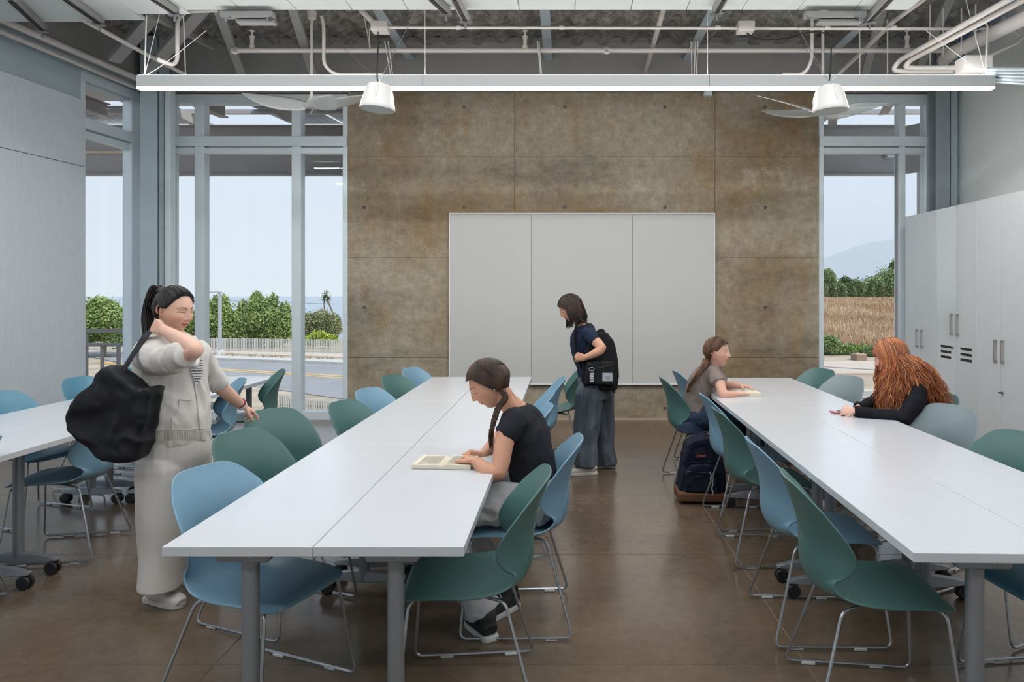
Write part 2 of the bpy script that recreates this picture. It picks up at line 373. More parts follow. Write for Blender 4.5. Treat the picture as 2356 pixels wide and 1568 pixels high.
# corner columns
def wcol(name, x, y, w, d, z1, label, M_steel=M_steel):
    t = S(empty(name, (x, y, 0))); t['label'] = label
    MB().box(-w/2, w/2, -d/2, -d/2+.016, 0, z1).build('flange', M_steel, t, bevel=.003)
    MB().box(-w/2, w/2, d/2-.016, d/2, 0, z1).build('flange', M_steel, t, bevel=.003)
    MB().box(-.006, .006, -d/2+.016, d/2-.016, 0, z1).build('web', M_steel, t)
    MB().box(w/2-.012, w/2, -d/2, d/2, 0, z1).build('side_plate', M_steel, t, bevel=.003)
    return t
wcol('steel_column', -4.78, 8.32, .21, .25, 4.5, 'grey steel corner column between the two left windows')
MB().box(-4.66, -4.60, 8.3, 8.42, 0, 3.98).build('column_cover', M_frame, None, bevel=.004)['kind'] = 'structure'
wcol('steel_column', 4.47, 8.52, .17, .2, 4.5, 'dark grey steel column beside the right window', mat('darker grey steel', (.27, .32, .35), .45, var=.04, vscale=3))
MB().box(4.60, 4.68, 8.5, 8.66, 0, 4.3).build('column_cover', M_steel, None, bevel=.004)['kind'] = 'structure'
# ------------------------------------------------------------------ ceiling: deck with sprayed fibre, panels
nx, ny = 420, 90; V = []
X = np.linspace(-6.6, 5.0, nx); Y = np.linspace(5.4, YW+.1, ny)
for y in Y:
    for x in X:
        ph = (x % .30)/.30; rib = .075*(1/(1+math.exp(-18*(abs(ph-.5)-.27))))
        n = noise.noise(Vector((x*9, y*9, 3)))*.025+noise.noise(Vector((x*30, y*30, 3)))*.014
        V.append((x, y, ZD-.10+rib+n - .05*math.exp(-((y-7.75)/.07)**2)))
Fc = [(j*nx+i, j*nx+i+1, (j+1)*nx+i+1, (j+1)*nx+i) for j in range(ny-1) for i in range(nx-1)]
ceil = S(MB().box(-6.6, 5.0, YB-.2, YW+.3, ZD+.02, ZD+.15).build('ceiling', M_foam))
fo = raw('sprayed_insulation', V, Fc, M_foam, ceil); fo['kind'] = 'stuff'
# white ceiling panels: boards side by side at 3.95 m
cl = empty('panel_ceiling', kind='structure'); cl['label'] = 'white flat ceiling panels hung below the dark deck'
x = -5.13; zc = 3.95
while x < 2.5:
    x1 = x+.474
    for y0, y1 in ((-3.9, -.6), (-.59, 2.7), (2.71, 6.07)):
        ye = y1
        if y1 > 6 and x1 < -3.85: ye = 6.34
        if y1 > 6 and -3.86 < x1 < -2.9: ye = 6.34-(x1+3.85)*.28
        MB().box(x+.003, x1-.003, y0, ye, zc, zc+.03).build('ceiling_panel', M_cloud, cl, bevel=.002)
    x = x1

# ------------------------------------------------------------------ whiteboard
def wx(u): return (u-CU)/189.2
def wz(v): return CH+(CV-v)/189.2
wbd = empty('whiteboard', (wx(1339), YW-.04, wz(687)), label='wide three-panel whiteboard mounted on the concrete wall', cat='whiteboard')
L0 = Vector(wbd.location)
def wbox(nm, u0, u1, v0, v1, ya, yb, m, bev=.002):
    return MB().box(wx(u0)-L0.x, wx(u1)-L0.x, ya, yb, wz(v1)-L0.z, wz(v0)-L0.z).build(nm, m, wbd, bevel=bev)
wbox('backing', 1036, 1642, 493, 882, .0, .038, M_dark, 0)
for a, b in ((1038.5, 1222.6), (1223.2, 1454.4), (1455, 1640)): wbox('writing_panel', a, b, 495, 880, -.008, .012, M_whiteboard, .0006)
wbox('frame_rail', 1034.5, 1643.5, 490.5, 494.5, -.014, .03, M_wbframe); wbox('frame_rail', 1034.5, 1643.5, 880, 884, -.02, .03, M_wbframe)
wbox('frame_stile', 1034.5, 1038, 494.5, 880, -.014, .03, M_wbframe); wbox('frame_stile', 1640.2, 1643.5, 494.5, 880, -.014, .03, M_wbframe)

# ------------------------------------------------------------------ lockers on the right
XL = 4.0; HL = 2.44
def locker(y0, y1, z0, z1, m, label, hz, vents=False, lock=None, dz=None):
    t = empty('locker_cabinet', (XL+.3, (y0+y1)/2, 0), label=label, cat='cabinet', group='white cabinets along the right wall')
    L = Vector(t.location)
    def bx(nm, xa, xb, ya, yb, za, zb, mm, par=t, bev=.002): return MB().box(xa-L.x, xb-L.x, ya-L.y, yb-L.y, za, zb).build(nm, mm, par, bevel=bev)
    bx('body', XL+.022, XL+.62, y0+.002, y1-.002, .0, HL, M_lock)
    bx('plinth', XL+.012, XL+.05, y0+.002, y1-.002, .0, .09, mat('plinth', (.35, .4, .42), .5))
    ym = (y0+y1)/2; yh = dz or ym
    for a, b, s in ((y0, yh, 1), (yh, y1, -1)):
        d = bx('door', XL, XL+.02, a+.003, b-.003, .095, HL-.004, m)
        yy = (b-.055) if s == 1 else (a+.055)
        h0, h1 = hz
        h = MB().box(-.032, -.022, -.008, .008, h0, h1).box(-.03, .0, -.008, .008, h0, h0+.018).box(-.03, .0, -.008, .008, h1-.018, h1)
        ho = h.build('handle', M_handle, d, bevel=.002); ho.location = (XL-L.x, yy-L.y, 0)
        if vents:
            v = MB(); yc = (a+b)/2
            for k in range(3): v.box(XL-L.x-.0012, XL-L.x+.002, yc-.10-L.y, yc+.10-L.y, .98-.055*k-.013, .98-.055*k+.013)
            v.build('vent_slots', M_dark, d, bevel=.0)
        if lock and s == lock[0]:
            k = MB().lathe([(.001, 0), (.012, 0), (.012, .012), (.001, .012)], 12, Matrix.Translation((XL-L.x, yy+.012*s-L.y, lock[1])) @ Matrix.Rotation(R(-90), 4, 'Y'))
            ko = k.build('lock', M_handle, d, smooth=True)
            kk = MB().box(XL-L.x-.045, XL-L.x-.012, yy+.012*s-L.y-.012, yy+.012*s-L.y+.012, lock[1]-.006, lock[1]+.006).build('key_fob', M_black, d, bevel=.003)
    return t
locker(7.67, 8.38, 0, HL, M_lock, 'white two-door cabinet farthest away, against the right window', (.93, 1.13), lock=(-1, .69))
locker(6.92, 7.67, 0, HL, M_lockg, 'glossy white locker with black vent slots, middle of the right wall', (1.11, 1.33), vents=True, lock=(-1, .98), dz=7.30)
locker(6.20, 6.92, 0, HL, M_lock, 'matt white tall cabinet nearest the camera on the right wall', (.90, 1.11), lock=(1, .63), dz=6.55)
# key block behind the head: another pair beyond the frame edge
locker(5.46, 6.20, 0, HL, M_lock, 'matt white cabinet at the right edge of the frame', (.90, 1.11))
# ------------------------------------------------------------------ tables
ZT = .74
def make_table(w=.476, l=1.524):
    t = empty('folding_table')
    e = .0016
    MB().box(-w/2+e, w/2-e, e, l-e, ZT-.030, ZT).build('tabletop', M_lam, t, bevel=.0012)
    for yy, s in ((.10, 1), (l-.10, -1)):
        post = MB().tube([(0, yy, .09), (0, yy, ZT-.05)], .0275, 16).build('post', M_legm, t, smooth=True)
        br = MB().prism([(-.115, 0), (-.095, -.008), (-.08, -.034), (.08, -.034), (.095, -.008), (.115, 0)], .16, Matrix.Translation((0, yy-.06, ZT-.030)) @ Matrix.Rotation(R(90), 4, 'X') @ Matrix.Scale(-1, 4, (0, 0, 1)))
        bo = br.build('bracket', M_legm, t, bevel=.003)
        MB().lathe([(.001, 0), (.004, 0), (.004, .003), (.001, .003)], 10, Matrix.Translation((.025, yy-.06, ZT-.047)) @ Matrix.Rotation(R(90), 4, 'X')).build('screw', M_chrome, bo)
        f = MB()
        for sx_ in (-1, 1):
            V = []
            for q in range(7):
                u = q/6; x = sx_*u*.215; top = .118-.030*u*u; bot = .062+.012*u; hw = .030-.010*u
                V += [(x, yy-hw, bot), (x, yy+hw, bot), (x, yy+hw*.8, top), (x, yy-hw*.8, top)]
            f.add(V, [(4*q+k, 4*q+(k+1) % 4, 4*q+4+(k+1) % 4, 4*q+4+k) for q in range(6) for k in range(4)]+[(0, 1, 2, 3), (27, 26, 25, 24)])
        fo = f.build('foot', M_legm, t, bevel=.003)
        for sx_ in (-1, 1):
            cx = sx_*.188
            c = MB(); c.tube([(cx, yy, .08), (cx, yy, .055)], .009, 8)
            for dy in (-.017, .017):
                c.lathe([(.004, -.009), (.030, -.009), (.036, -.004), (.036, .004), (.030, .009), (.004, .009)], 18, Matrix.Translation((cx, yy+dy, .036)) @ Matrix.Rotation(R(90), 4, 'X'))
            c.box(cx-.015, cx+.022, yy-.008, yy+.008, .03, .07)
            c.build('caster', M_black, t, smooth=True)
    MB().tube([(0, .12, ZT-.075), (0, l-.12, ZT-.075)], .014, 10).build('stretcher', M_legm, t, smooth=True)
    return t
TP = make_table(); first = [True]
def place_table(x, y, rz, label):
    t = TP if first[0] else copy_tree(TP)
    first[0] = False
    t.location = (x, y, 0); t.rotation_euler = (0, 0, rz)
    tag(t, label, 'table', 'white folding tables pushed together in three long rows')
W_ = .476; LT = 1.524
row = ['nearest the camera', 'second from the camera', 'at the far end']
for k in range(3):
    for i, side in enumerate(('left', 'right')):
        place_table(-1.268+W_*(i+.5), 2.236+LT*k, 0, f'white folding table {row[k]}, {side} half of the middle row')
        place_table(-3.712+W_*(i+.5), 2.286+LT*k, 0, f'white folding table {row[k]}, {side} half of the row by the left wall')
        a = R(-1.35); o = Vector((1.069, 2.185)); dx = Vector((math.cos(a), math.sin(a))); dy = Vector((-math.sin(a), math.cos(a)))
        q = o+dx*(W_*(i+.5))+dy*(LT*k)
        place_table(q.x, q.y, a, f'white folding table {row[k]}, {side} half of the right row')
# ------------------------------------------------------------------ chairs
def shell_fn():
    #      x      z     hw    wrap  dirx  dirz
    K = [(.252, .420, .196, .000, 0, 1), (.248, .434, .200, .000, 0, 1), (.215, .448, .208, -.004, 0, 1), (.12, .455, .220, -.004, 0, 1), (.00, .443, .226, .008, 0, 1), (-.09, .434, .218, .028, .05, 1),
         (-.155, .437, .198, .045, .25, .9), (-.20, .460, .188, .062, .6, .7), (-.226, .505, .198, .098, .95, .25), (-.233, .560, .214, .130, 1, .05), (-.233, .615, .224, .136, 1, 0),
         (-.240, .675, .223, .112, 1, 0), (-.256, .735, .212, .080, 1, 0), (-.275, .785, .196, .058, 1, .0), (-.290, .820, .180, .044, 1, 0), (-.298, .841, .170, .036, 1, 0), (-.302, .852, .164, .032, 1, 0)]
    A = [Vector((a, b, c)) for a, b, c, d, e, f in K]; B = [Vector((d, e, f)) for a, b, c, d, e, f in K]
    n = 4; return catmull(A, n), catmull(B, n)
SA, SB = shell_fn()
def shell_pt(i, t, off=0.):
    n = len(SA)-1; at = abs(t)
    # round the free corners: columns near the edge stop short of the front lip and of the top
    lo = 7.0*at**5; hi = n-13.5*at**5.0
    f = lo+(hi-lo)*(i/n) if False else (i if 12 < i < n-22 else (lo+(12-lo)*(i/12) if i <= 12 else (n-22)+(hi-(n-22))*((i-(n-22))/22)))
    f = max(0, min(n-1e-6, f)); k = int(f); r = f-k
    a = SA[k].lerp(SA[k+1], r); b = SB[k].lerp(SB[k+1], r)
    w = b.x*at**2.3
    d = Vector((b.y, 0, b.z)); d = d.normalized() if d.length > 0 else Vector((0, 0, 1))
    return Vector((a.x, a.z*t, a.y)) + d*w
def make_shell(m, par):
    nt_ = 24; n = len(SA); V = [shell_pt(i, -1+2*j/nt_) for i in range(n) for j in range(nt_+1)]
    Fc = [(i*(nt_+1)+j, i*(nt_+1)+j+1, (i+1)*(nt_+1)+j+1, (i+1)*(nt_+1)+j) for i in range(n-1) for j in range(nt_)]
    me = bpy.data.meshes.new('shell'); me.from_pydata([tuple(v) for v in V], [], Fc)
    bm = bmesh.new(); bm.from_mesh(me)
    bmesh.ops.recalc_face_normals(bm, faces=bm.faces)
    g = bmesh.ops.solidify(bm, geom=list(bm.faces), thickness=.0075)
    bmesh.ops.recalc_face_normals(bm, faces=bm.faces)
    ed = [e for e in bm.edges if len(e.link_faces) == 2 and e.calc_face_angle(0) > 1.0]
    bmesh.ops.bevel(bm, geom=ed, offset=.0025, segments=2, affect='EDGES', profile=.5)
    bm.to_mesh(me); bm.free()
    # split faces between seat and backrest
    def side(keep_back, name):
        bm = bmesh.new(); bm.from_mesh(me)
        rem = [f for f in bm.faces if ((f.calc_center_median().z - .45) > -( f.calc_center_median().x+.17)*1.2) != keep_back]
        rem = [f for f in bm.faces if ((f.calc_center_median().x + .175 < (f.calc_center_median().z-.455)*1.15) != keep_back)]
        bmesh.ops.delete(bm, geom=rem, context='FACES')
        m2 = bpy.data.meshes.new(name); bm.to_mesh(m2); bm.free(); m2.materials.append(m)
        m2.polygons.foreach_set('use_smooth', [True]*len(m2.polygons)); m2.set_sharp_from_angle(angle=R(60))
        o = bpy.data.objects.new(name, m2); COL.objects.link(o); o.parent = par; return o
    st = side(False, 'seat'); bk = side(True, 'backrest')
    # raised seam on the outside of the back
    for sgn in (-1, 1):
        pts = []; sgn0 = 1
        q0 = (shell_pt(42, .02)-shell_pt(42, -.02)).cross(shell_pt(43, 0)-shell_pt(41, 0)); sgn0 = (-1 if q0.x > 0 else 1)*sgn
        for q in range(26):
            t = q/25*.74
            fi = 42-15*(t/.74)**2.2; i0 = int(fi); fr = fi-i0
            p = shell_pt(i0, sgn*t)*(1-fr)+shell_pt(min(i0+1, len(SA)-1), sgn*t)*fr
            pa = shell_pt(i0, sgn*(t-.02)); pb = shell_pt(i0, sgn*(t+.02)); pc = shell_pt(i0-1, sgn*t); pd = shell_pt(i0+1, sgn*t)
            nn = (pb-pa).cross(pd-pc).normalized()*sgn0
            pts.append(p+nn*.0078)
        MB().tube(pts, .0013, 5).build('shell_seam', m, bk, smooth=True)
    return st, bk
def make_chair(m):
    t = empty('stacking_chair'); make_shell(m, t)
    for s in (-1, 1):
        path = [(.13, .10*s, .424), (.215, .185*s, .428), (.255, .255*s, .013), (-.245, .265*s, .013), (-.13, .165*s, .410), (-.02, .12*s, .420)]
        MB().tube(fillet(path, .035, 5), .0062, 8).build('sled_leg', M_chrome, t, smooth=True)
        for xx in (.12, -.15): MB().box(xx-.028, xx+.028, s*.26-.008, s*.26+.008, 0, .013).build('glide', M_glide, t, bevel=.003)
    MB().tube(fillet([(.13, .1, .424), (.13, -.1, .424), (-.06, -.12, .418), (-.06, .12, .418), (.13, .1, .424)], .02), .006, 8).box(-.09, .0, -.09, .09, .412, .424).build('underframe', M_chrome, t, smooth=True)
    return t
PROTO = {k: None for k in 'gbst'}; CM = dict(g=M_green, b=M_blue, s=M_greyblue, t=M_teal)
def chair(kind, x, y, ang, label, tilt=0., z=0.):
    if PROTO[kind] is None: PROTO[kind] = make_chair(CM[kind]); t = PROTO[kind]
    else: t = copy_tree(PROTO[kind])
    t.location = (x, y, z); t.rotation_euler = (0, tilt, R(ang))
    tag(t, label, 'chair', 'plastic shell chairs with wire sled legs around the tables')
# middle row, left side
chair('b', -1.17, 2.72, -22, 'light blue shell chair at the near left corner of the middle row')
chair('g', -1.38, 3.45, -24, 'green shell chair second from the camera, left side of the middle row')
chair('g', -1.53, 4.05, -40, 'green shell chair pulled back, its top held by the standing woman in white', z=0)
chair('g', -1.16, 4.46, -20, 'green shell chair behind the one the woman in white holds')
chair('b', -1.17, 5.06, -22, 'blue shell chair left of the middle row, second from its far end pair')
chair('g', -1.20, 5.88, -22, 'green shell chair left of the middle row, near the concrete wall')
chair('b', -1.17, 6.50, -22, 'blue shell chair farthest on the left side of the middle row')
# middle row, right side
chair('g', -.36, 2.76, 184, 'green shell chair at the near right corner of the middle row')
chair('b', -.22, 3.41, 182, 'light blue shell chair the reading girl sits on')
chair('b', -.38, 4.38, 186, 'light blue chair just behind the reading girl, right of the middle row')
chair('b', -.38, 4.95, 186, 'pale blue chair, middle one of three beyond the reading girl')
chair('b', -.30, 5.80, 184, 'light blue chair at the far right corner of the middle row')
chair('g', -.10, 6.78, 182, 'green chair beyond the table, next to the standing girl in jeans')
# right row, left side
chair('b', 1.27, 6.38, 4, 'light blue chair behind the girl in the brown T-shirt')
chair('g', 1.08, 5.83, 2, 'green chair the girl in the brown T-shirt sits on')
chair('b', 1.23, 4.86, 0, 'light blue chair beside the navy backpack, left side of the right row')
chair('g', 1.19, 4.24, 0, 'green chair third from the camera on the left side of the right row')
chair('b', 1.16, 3.33, -2, 'light blue chair second from the camera on the left side of the right row')
chair('g', 1.13, 2.68, -6, 'large green chair nearest the camera on the left side of the right row')
# right row, right side
chair('g', 2.10, 6.38, 208, 'green chair at the far right corner of the right row')
chair('s', 2.12, 5.80, 210, 'grey-green chair beside the window, far right side of the right row')
chair('g', 2.34, 4.84, 200, 'green chair the red-haired girl sits on')
chair('s', 2.14, 4.24, 212, 'grey-green chair just in front of the red-haired girl')
chair('g', 2.02, 3.40, 208, 'dark green chair cut by the right edge of the frame')
chair('t', 1.90, 2.72, 186, 'deep blue chair under the near right end of the right row')
# left row
chair('t', -3.68, 4.90, -14, 'deep blue chair against the left wall at the left edge of the frame')
chair('t', -3.72, 5.78, -14, 'blue chair by the left wall, behind the black tote bag')
chair('b', -2.98, 4.28, 190, 'blue chair under the left row below the black tote bag')
chair('b', -3.02, 3.32, 188, 'blue chair at the very left edge with only its legs in view')
chair('b', -2.85, 5.62, 214, 'blue chair behind the woman in white, right side of the left row')
chair('g', -2.80, 6.30, 208, 'green chair behind the woman in white, near the window')
chair('t', -3.70, 6.50, -14, 'deep blue chair at the far end of the left row, window side')
# ------------------------------------------------------------------ ceiling services
def pipe(name, pts, r, label, cat, m=None, group=None, n=10, f=None, n2=5):
    o = MB().tube(fillet(pts, f, n2) if f else pts, r, n).build(name, m or M_pipe, smooth=True)
    return tag(o, label, cat, group)
def Pu(u, v, z):     # point on the ray of (u,v) at height z
    y = (z-CH)*F/(CV-v); return Vector(((u-CU)/F*y, y, z))
# main sprinkler pipe with upright heads
sp = empty('sprinkler_pipe', P(1350, 116, 7.4), label='long white sprinkler pipe running across under the deck', cat='pipe')
L = sp.location.copy(); a = P(545, 116, 7.4)-L; b = P(2172, 116, 7.4)-L
MB().tube([a, b], .025, 12).build('pipe_run', M_pipe, sp, smooth=True)
for u in (541, 1396, 2176): MB().tube([P(u-7, 116, 7.4)-L, P(u+7, 116, 7.4)-L], .034, 12).tube([P(u, 111, 7.4)-L, P(u, 122, 7.36)-L], .02, 8).build('coupling', M_pipe, sp, smooth=True)
for u in (580, 1208, 2087):
    q = P(u, 116, 7.4)-L
    h = MB().tube([q, q+Vector((0, 0, .15))], .020, 10).tube([q+Vector((0, 0, .02)), q+Vector((0, 0, .05))], .028, 10).tube([q+Vector((0, 0, .12)), q+Vector((0, 0, .15))], .026, 10).tube([q+Vector((0, 0, .15)), q+Vector((0, 0, .20))], .009, 8)
    h.lathe([(.002, 0), (.028, 0), (.028, .004), (.002, .004)], 12, Matrix.Translation(q+Vector((0, 0, .20)))); h.build('sprinkler_head', M_pipe, sp, smooth=True)
# conduit with junction boxes
cp = empty('conduit_run', P(1600, 62, 6.6), label='thin white conduit with boxes, above the long lamp', cat='conduit')
L = cp.location.copy()
MB().tube([P(888, 63, 6.6)-L, P(2280, 66, 6.6)-L]+[P(2330, 70, 6.55)-L, P(2352, 85, 6.5)-L, P(2340, 98, 6.45)-L, P(2232, 150, 6.3)-L], .015, 10).build('pipe_run', M_pipe, cp, smooth=True)
for u in (1055, 1293, 1651, 1903, 2055): MB().tube([P(u-6, 63, 6.6)-L, P(u+6, 63, 6.6)-L], .022, 10).build('coupling', M_pipe, cp, smooth=True)
for u, v in ((875, 66), (1715, 66)):
    q = P(u, v, 6.6)-L; MB().box(q.x-.075, q.x+.075, q.y-.06, q.y+.06, q.z-.035, q.z+.055).build('junction_box', M_pipe, cp, bevel=.004)
pipe('conduit', [Pu(830, 22, 4.22), Pu(862, 55, 4.22)], .028, 'short thick white conduit entering the left junction box', 'conduit')
pipe('drop_pipe', [Pu(1527, 18, 4.2), Pu(1490, 150, 4.2), Pu(1484, 168, 4.2)], .027, 'slanting white pipe right of the middle, running to the wall', 'pipe')
# joists running from the beam
def joist(x, label, y0=5.4, z=4.33, w=.10):
    t = empty('steel_joist', (x, (y0+YW)/2, z)); tag(t, label, 'beam', 'painted steel joists under the deck'); h = (YW-.17-y0)/2
    MB().box(-w/2, w/2, -h, h, -.006, .006).build('flange', M_steel, t, bevel=.002); MB().box(-.005, .005, -h, h, .006, .12).build('web', M_steeld, t)
joist(-1.85, 'grey steel joist above the left hanging loudspeaker'); joist(-.20, 'pale steel joist near the middle of the ceiling'); joist(1.46, 'pale steel joist right of the middle of the ceiling')
joist(3.1, 'steel joist above the right hanging loudspeaker')
# diagonal struts at the beam
def strut(p, q, label, w=.09, m=None):
    p = p+(p-q)*max(0, (4.5-p.z)/(p.z-q.z))
    t = tag(MB().beam(p, q, w, .06).build('diagonal_brace', m or M_steeld, bevel=.004), label, 'brace', 'diagonal steel braces at the truss'); return t
strut(P(520, 70, 7.3), P(558, 172, 8.2), 'diagonal grey brace left of the sprinkler pipe end')
strut(P(690, 70, 7.3), P(722, 172, 8.2), 'diagonal grey brace behind the left fan rod')
strut(P(345, 45, 6.9), P(262, 138, 7.3), 'thick diagonal brace at the upper left corner', .12)
strut(P(418, 75, 7.1), P(340, 165, 7.6), 'second thick diagonal brace beside the corner column', .12)
strut(P(2015, 75, 7.6), P(1990, 170, 8.3), 'diagonal brace right of the right loudspeaker')
strut(P(2150, 75, 7.6), P(2112, 160, 8.3), 'diagonal brace near the right pipes')
strut(P(362, 40, 6.8), P(490, 108, 8.0), 'sloping grey angle iron at the left truss', .05)
# conduits, left
pipe('conduit', [Pu(195, 48, 3.9), Pu(380, 148, 3.9), Pu(428, 172, 3.9)], .020, 'long slanting conduit from the left ceiling panels', 'conduit')
pipe('conduit', [P(500, 24, 6.6), P(425, 26, 6.5), P(408, 45, 6.45), P(408, 138, 6.4), P(398, 150, 6.35), P(365, 137, 6.2)], .018, 'bent conduit drop near the lamp left end', 'conduit', f=.08)
pipe('conduit', [P(740, 37, 7.0), P(745, 60, 7.0), P(745, 150, 7.0), P(770, 172, 7.0), P(880, 172, 7.0)], .017, 'curved white conduit beside the left fan rod', 'conduit', f=.12)
pipe('conduit', [P(1868, 45, 7.0), P(1868, 140, 7.0), P(1850, 172, 7.0), P(1800, 172, 7.0)], .017, 'curved white conduit beside the right fan rod', 'conduit', f=.12)
pipe('cable_tray_pipe', [LW(2.0)+LN*.16+Vector((0, 0, 3.93)), LW(YW-.3)+LN*.16+Vector((0, 0, 3.93))], .022, 'long conduit running along the top of the left wall', 'conduit')
pipe('cable_tray_pipe', [LW(2.0)+LN*.22+Vector((0, 0, 4.02)), LW(YW-.3)+LN*.22+Vector((0, 0, 4.02))], .035, 'thick rail running above the left wall conduit', 'rail')
# conduits, right
pipe('conduit', [P(2335, -8, 5.2), P(2070, 138, 6.9), P(2052, 162, 6.95), P(2085, 164, 6.9), P(2195, 163, 6.6)], .024, 'outer U-bent white conduit at the upper right', 'conduit', f=.1)
pipe('conduit', [P(2370, -8, 5.2), P(2095, 138, 6.8), P(2080, 155, 6.85), P(2110, 157, 6.8), P(2205, 156, 6.5)], .024, 'inner U-bent white conduit at the upper right', 'conduit', f=.1)
pipe('duct_pipe', [P(2400, 20, 5.6), P(2190, 122, 6.9), P(2172, 138, 7.3)], .062, 'large white pipe at the upper right corner', 'pipe', n=20, f=.1)
tag(MB().tube([P(2318, 45, 6.05), P(2330, 39, 6.0)], .068, 20).build('pipe_clamp', M_legm, smooth=True), 'grey clamp around the large white pipe', 'clamp')
for k in range(5):
    pipe('conduit', [P(2150+k*4, 165+k*5, 6.9), P(2240+k*10, 158+k*7, 6.3), P(2400, 160+k*9, 5.5)], .014+.003*(k % 2), f'conduit number {k+1} from the top entering the right wall'.replace('number 1', 'first').replace('number 2', 'second').replace('number 3', 'third').replace('number 4', 'fourth').replace('number 5', 'fifth'), 'conduit', M_steel, 'conduits at the right wall', f=.1)
M_cable = mat('blue cable', (.02, .09, .25), .4); M_cblack = mat('black cable', (.01, .01, .01), .5)
for k in range(3):
    pipe('data_cable', catmull([P(2345-k*6, 0, 5.9), P(2290+k*5, 40, 6.2), P(2215+k*8, 75, 6.6), P(2205+k*5, 110, 6.8), P(2208+k*7, 140, 6.8)]), .010, ['blue data cable, outermost at the large right pipe', 'blue data cable in the middle at the large right pipe', 'blue data cable nearest the large right pipe'][k], 'cable', M_cable, n=6)
bx_ = P(2240, 152, 6.2); tag(MB().box(bx_.x-.12, bx_.x+.12, bx_.y-.08, bx_.y+.08, bx_.z-.05, bx_.z+.07).build('pull_box', M_pipe, bevel=.004), 'grey pull box beside the right end of the lamp', 'box')
for i, (u, v0, v1, y) in enumerate([(1978, 45, 170, 7.2), (2042, 45, 170, 7.2), (2140, 10, 165, 6.9), (2170, 20, 130, 6.9), (2212, 20, 120, 6.6), (2245, 10, 100, 6.3)]):
    pipe('threaded_rod', [P(u, v0, y), P(u, v1, y)], .007, f'thin hanger rod, {["first", "second", "third", "fourth", "fifth", "sixth"][i]} from the left at the upper right', 'rod', M_pipe, 'hanger rods at the upper right', n=6)
pipe('strut_pipe', [P(1930, 170, 8.2), P(2055, 50, 6.8), P(2130, -5, 6.1)], .022, 'long diagonal conduit crossing the upper right', 'conduit')
# dark metal channels fixed under the ceiling panels
def channel(p, q, label):
    t = empty('strut_channel', p); tag(t, label, 'rail', 'dark metal rails under the ceiling panels'); d = (q-p)
    MB().beam((0, 0, 0), d, .07, .05).build('channel', M_steeld, t, bevel=.004)
    MB().beam((0, 0, -.02), d*.999+Vector((0, 0, -.02)), .03, .03).build('slot', M_dark, t)
    MB().beam(d*.96+Vector((-.05, 0, -.035)), d*.96+Vector((.05, 0, -.035)), .04, .015).tube([d*.96+Vector((0, 0, -.03)), d*.96+Vector((0, 0, -.09))], .009, 8).build('clip', M_chrome, t)
zc2 = 3.915
for a, b, l in ((Pu(25, -5, zc2), Pu(100, 66, zc2), 'dark rail at the far upper left corner'), (Pu(150, -8, zc2), Pu(232, 50, zc2), 'dark rail second from the left under the ceiling panels'),
                (Pu(352, -8, zc2), Pu(404, 26, zc2), 'dark rail left of the slotted box'), (Pu(992, -8, zc2), Pu(1028, 26, zc2), 'short dark rail above the whiteboard, left one'),
                (Pu(1045, -8, 3.86), Pu(1072, 44, 3.86), 'short dark rail above the whiteboard, right one'), (Pu(1666, -8, zc2), Pu(1648, 24, zc2), 'dark rail right of the middle of the panels'),
                (Pu(2070, -30, 3.9), Pu(1998, 46, 3.9), 'dark rail at the right end of the ceiling panels')): channel(a, b, l)
for u0, u1, y, l in ((508, 628, 6.02, 'dark slotted bracket under the left ceiling panels'), (1852, 1992, 6.02, 'dark slotted bracket under the right ceiling panels')):
    a = P(u0, 26, y); b = P(u1, 44, y); t = empty('slotted_bracket', (a+b)/2); tag(t, l, 'bracket'); hw = (b.x-a.x)/2
    MB().box(-hw, hw, -.02, .06, -.012, .03).build('rail', M_steeld, t, bevel=.003); MB().box(-hw*.5, hw*.95, .03, .12, -.045, -.02).build('plate', M_steeld, t, bevel=.003)
    for s in (-.8, .8): MB().tube([(hw*s, 0, 0), (hw*s, 0, -.055)], .009, 8).box(hw*s-.035, hw*s+.035, -.02, .02, -.022, -.008).build('clip', M_chrome, t)
# ------------------------------------------------------------------ long linear lamp and its hangers
def linear_lamp(x0, x1, y, z, label, m, secs):
    t = empty('linear_pendant_lamp', ((x0+x1)/2, y, z)); tag(t, label, 'lamp'); hw = (x1-x0)/2
    MB().box(-hw, hw, -.035, .035, .022, .120).build('housing', M_alu, t, bevel=.002)
    MB().box(-hw+.004, hw-.004, -.032, .032, .004, .0225).build('diffuser', m, t)
    MB().box(-hw+.01, hw-.01, -.028, .028, .1195, .122).build('added_uplight', M_up, t)  # upward glow added to brighten the deck
    for s in secs: MB().box(s-.0012, s+.0012, -.036, -.03, .0, .12).build('joint', M_dark, t)
    return t
q0, q1 = P(319, 208, 6.1), P(2285, 206, 6.1)
ll = linear_lamp(q0.x, q1.x, 6.1, 3.275, 'very long white linear lamp hanging across the room', M_emit, [-1.22, 1.222])
def wire(pts, r, label, m=None, cat='wire', group=None): return pipe('hanging_wire', pts, r, label, cat, m or M_pipe, group, n=5)
tops = Vector((0, 0, .12)); e0 = Vector((q0.x+.05, 6.1, 3.395)); e1 = Vector((q1.x-.06, 6.1, 3.395))
wire([e0, P(337, 35, 6.1)], .006, 'lamp suspension cable, vertical one at the left end'); wire([e0, P(368, 28, 6.2)], .003, 'lamp suspension cable slanting at the left end')
wire(catmull([e0, P(380, 145, 6.1), P(475, 70, 6.2)]), .003, 'thin slack cable at the lamp left end')
wire([P(427, 172, 7), P(422, 35, 6.4)], .006, 'hanger rod near the bent conduit at left')
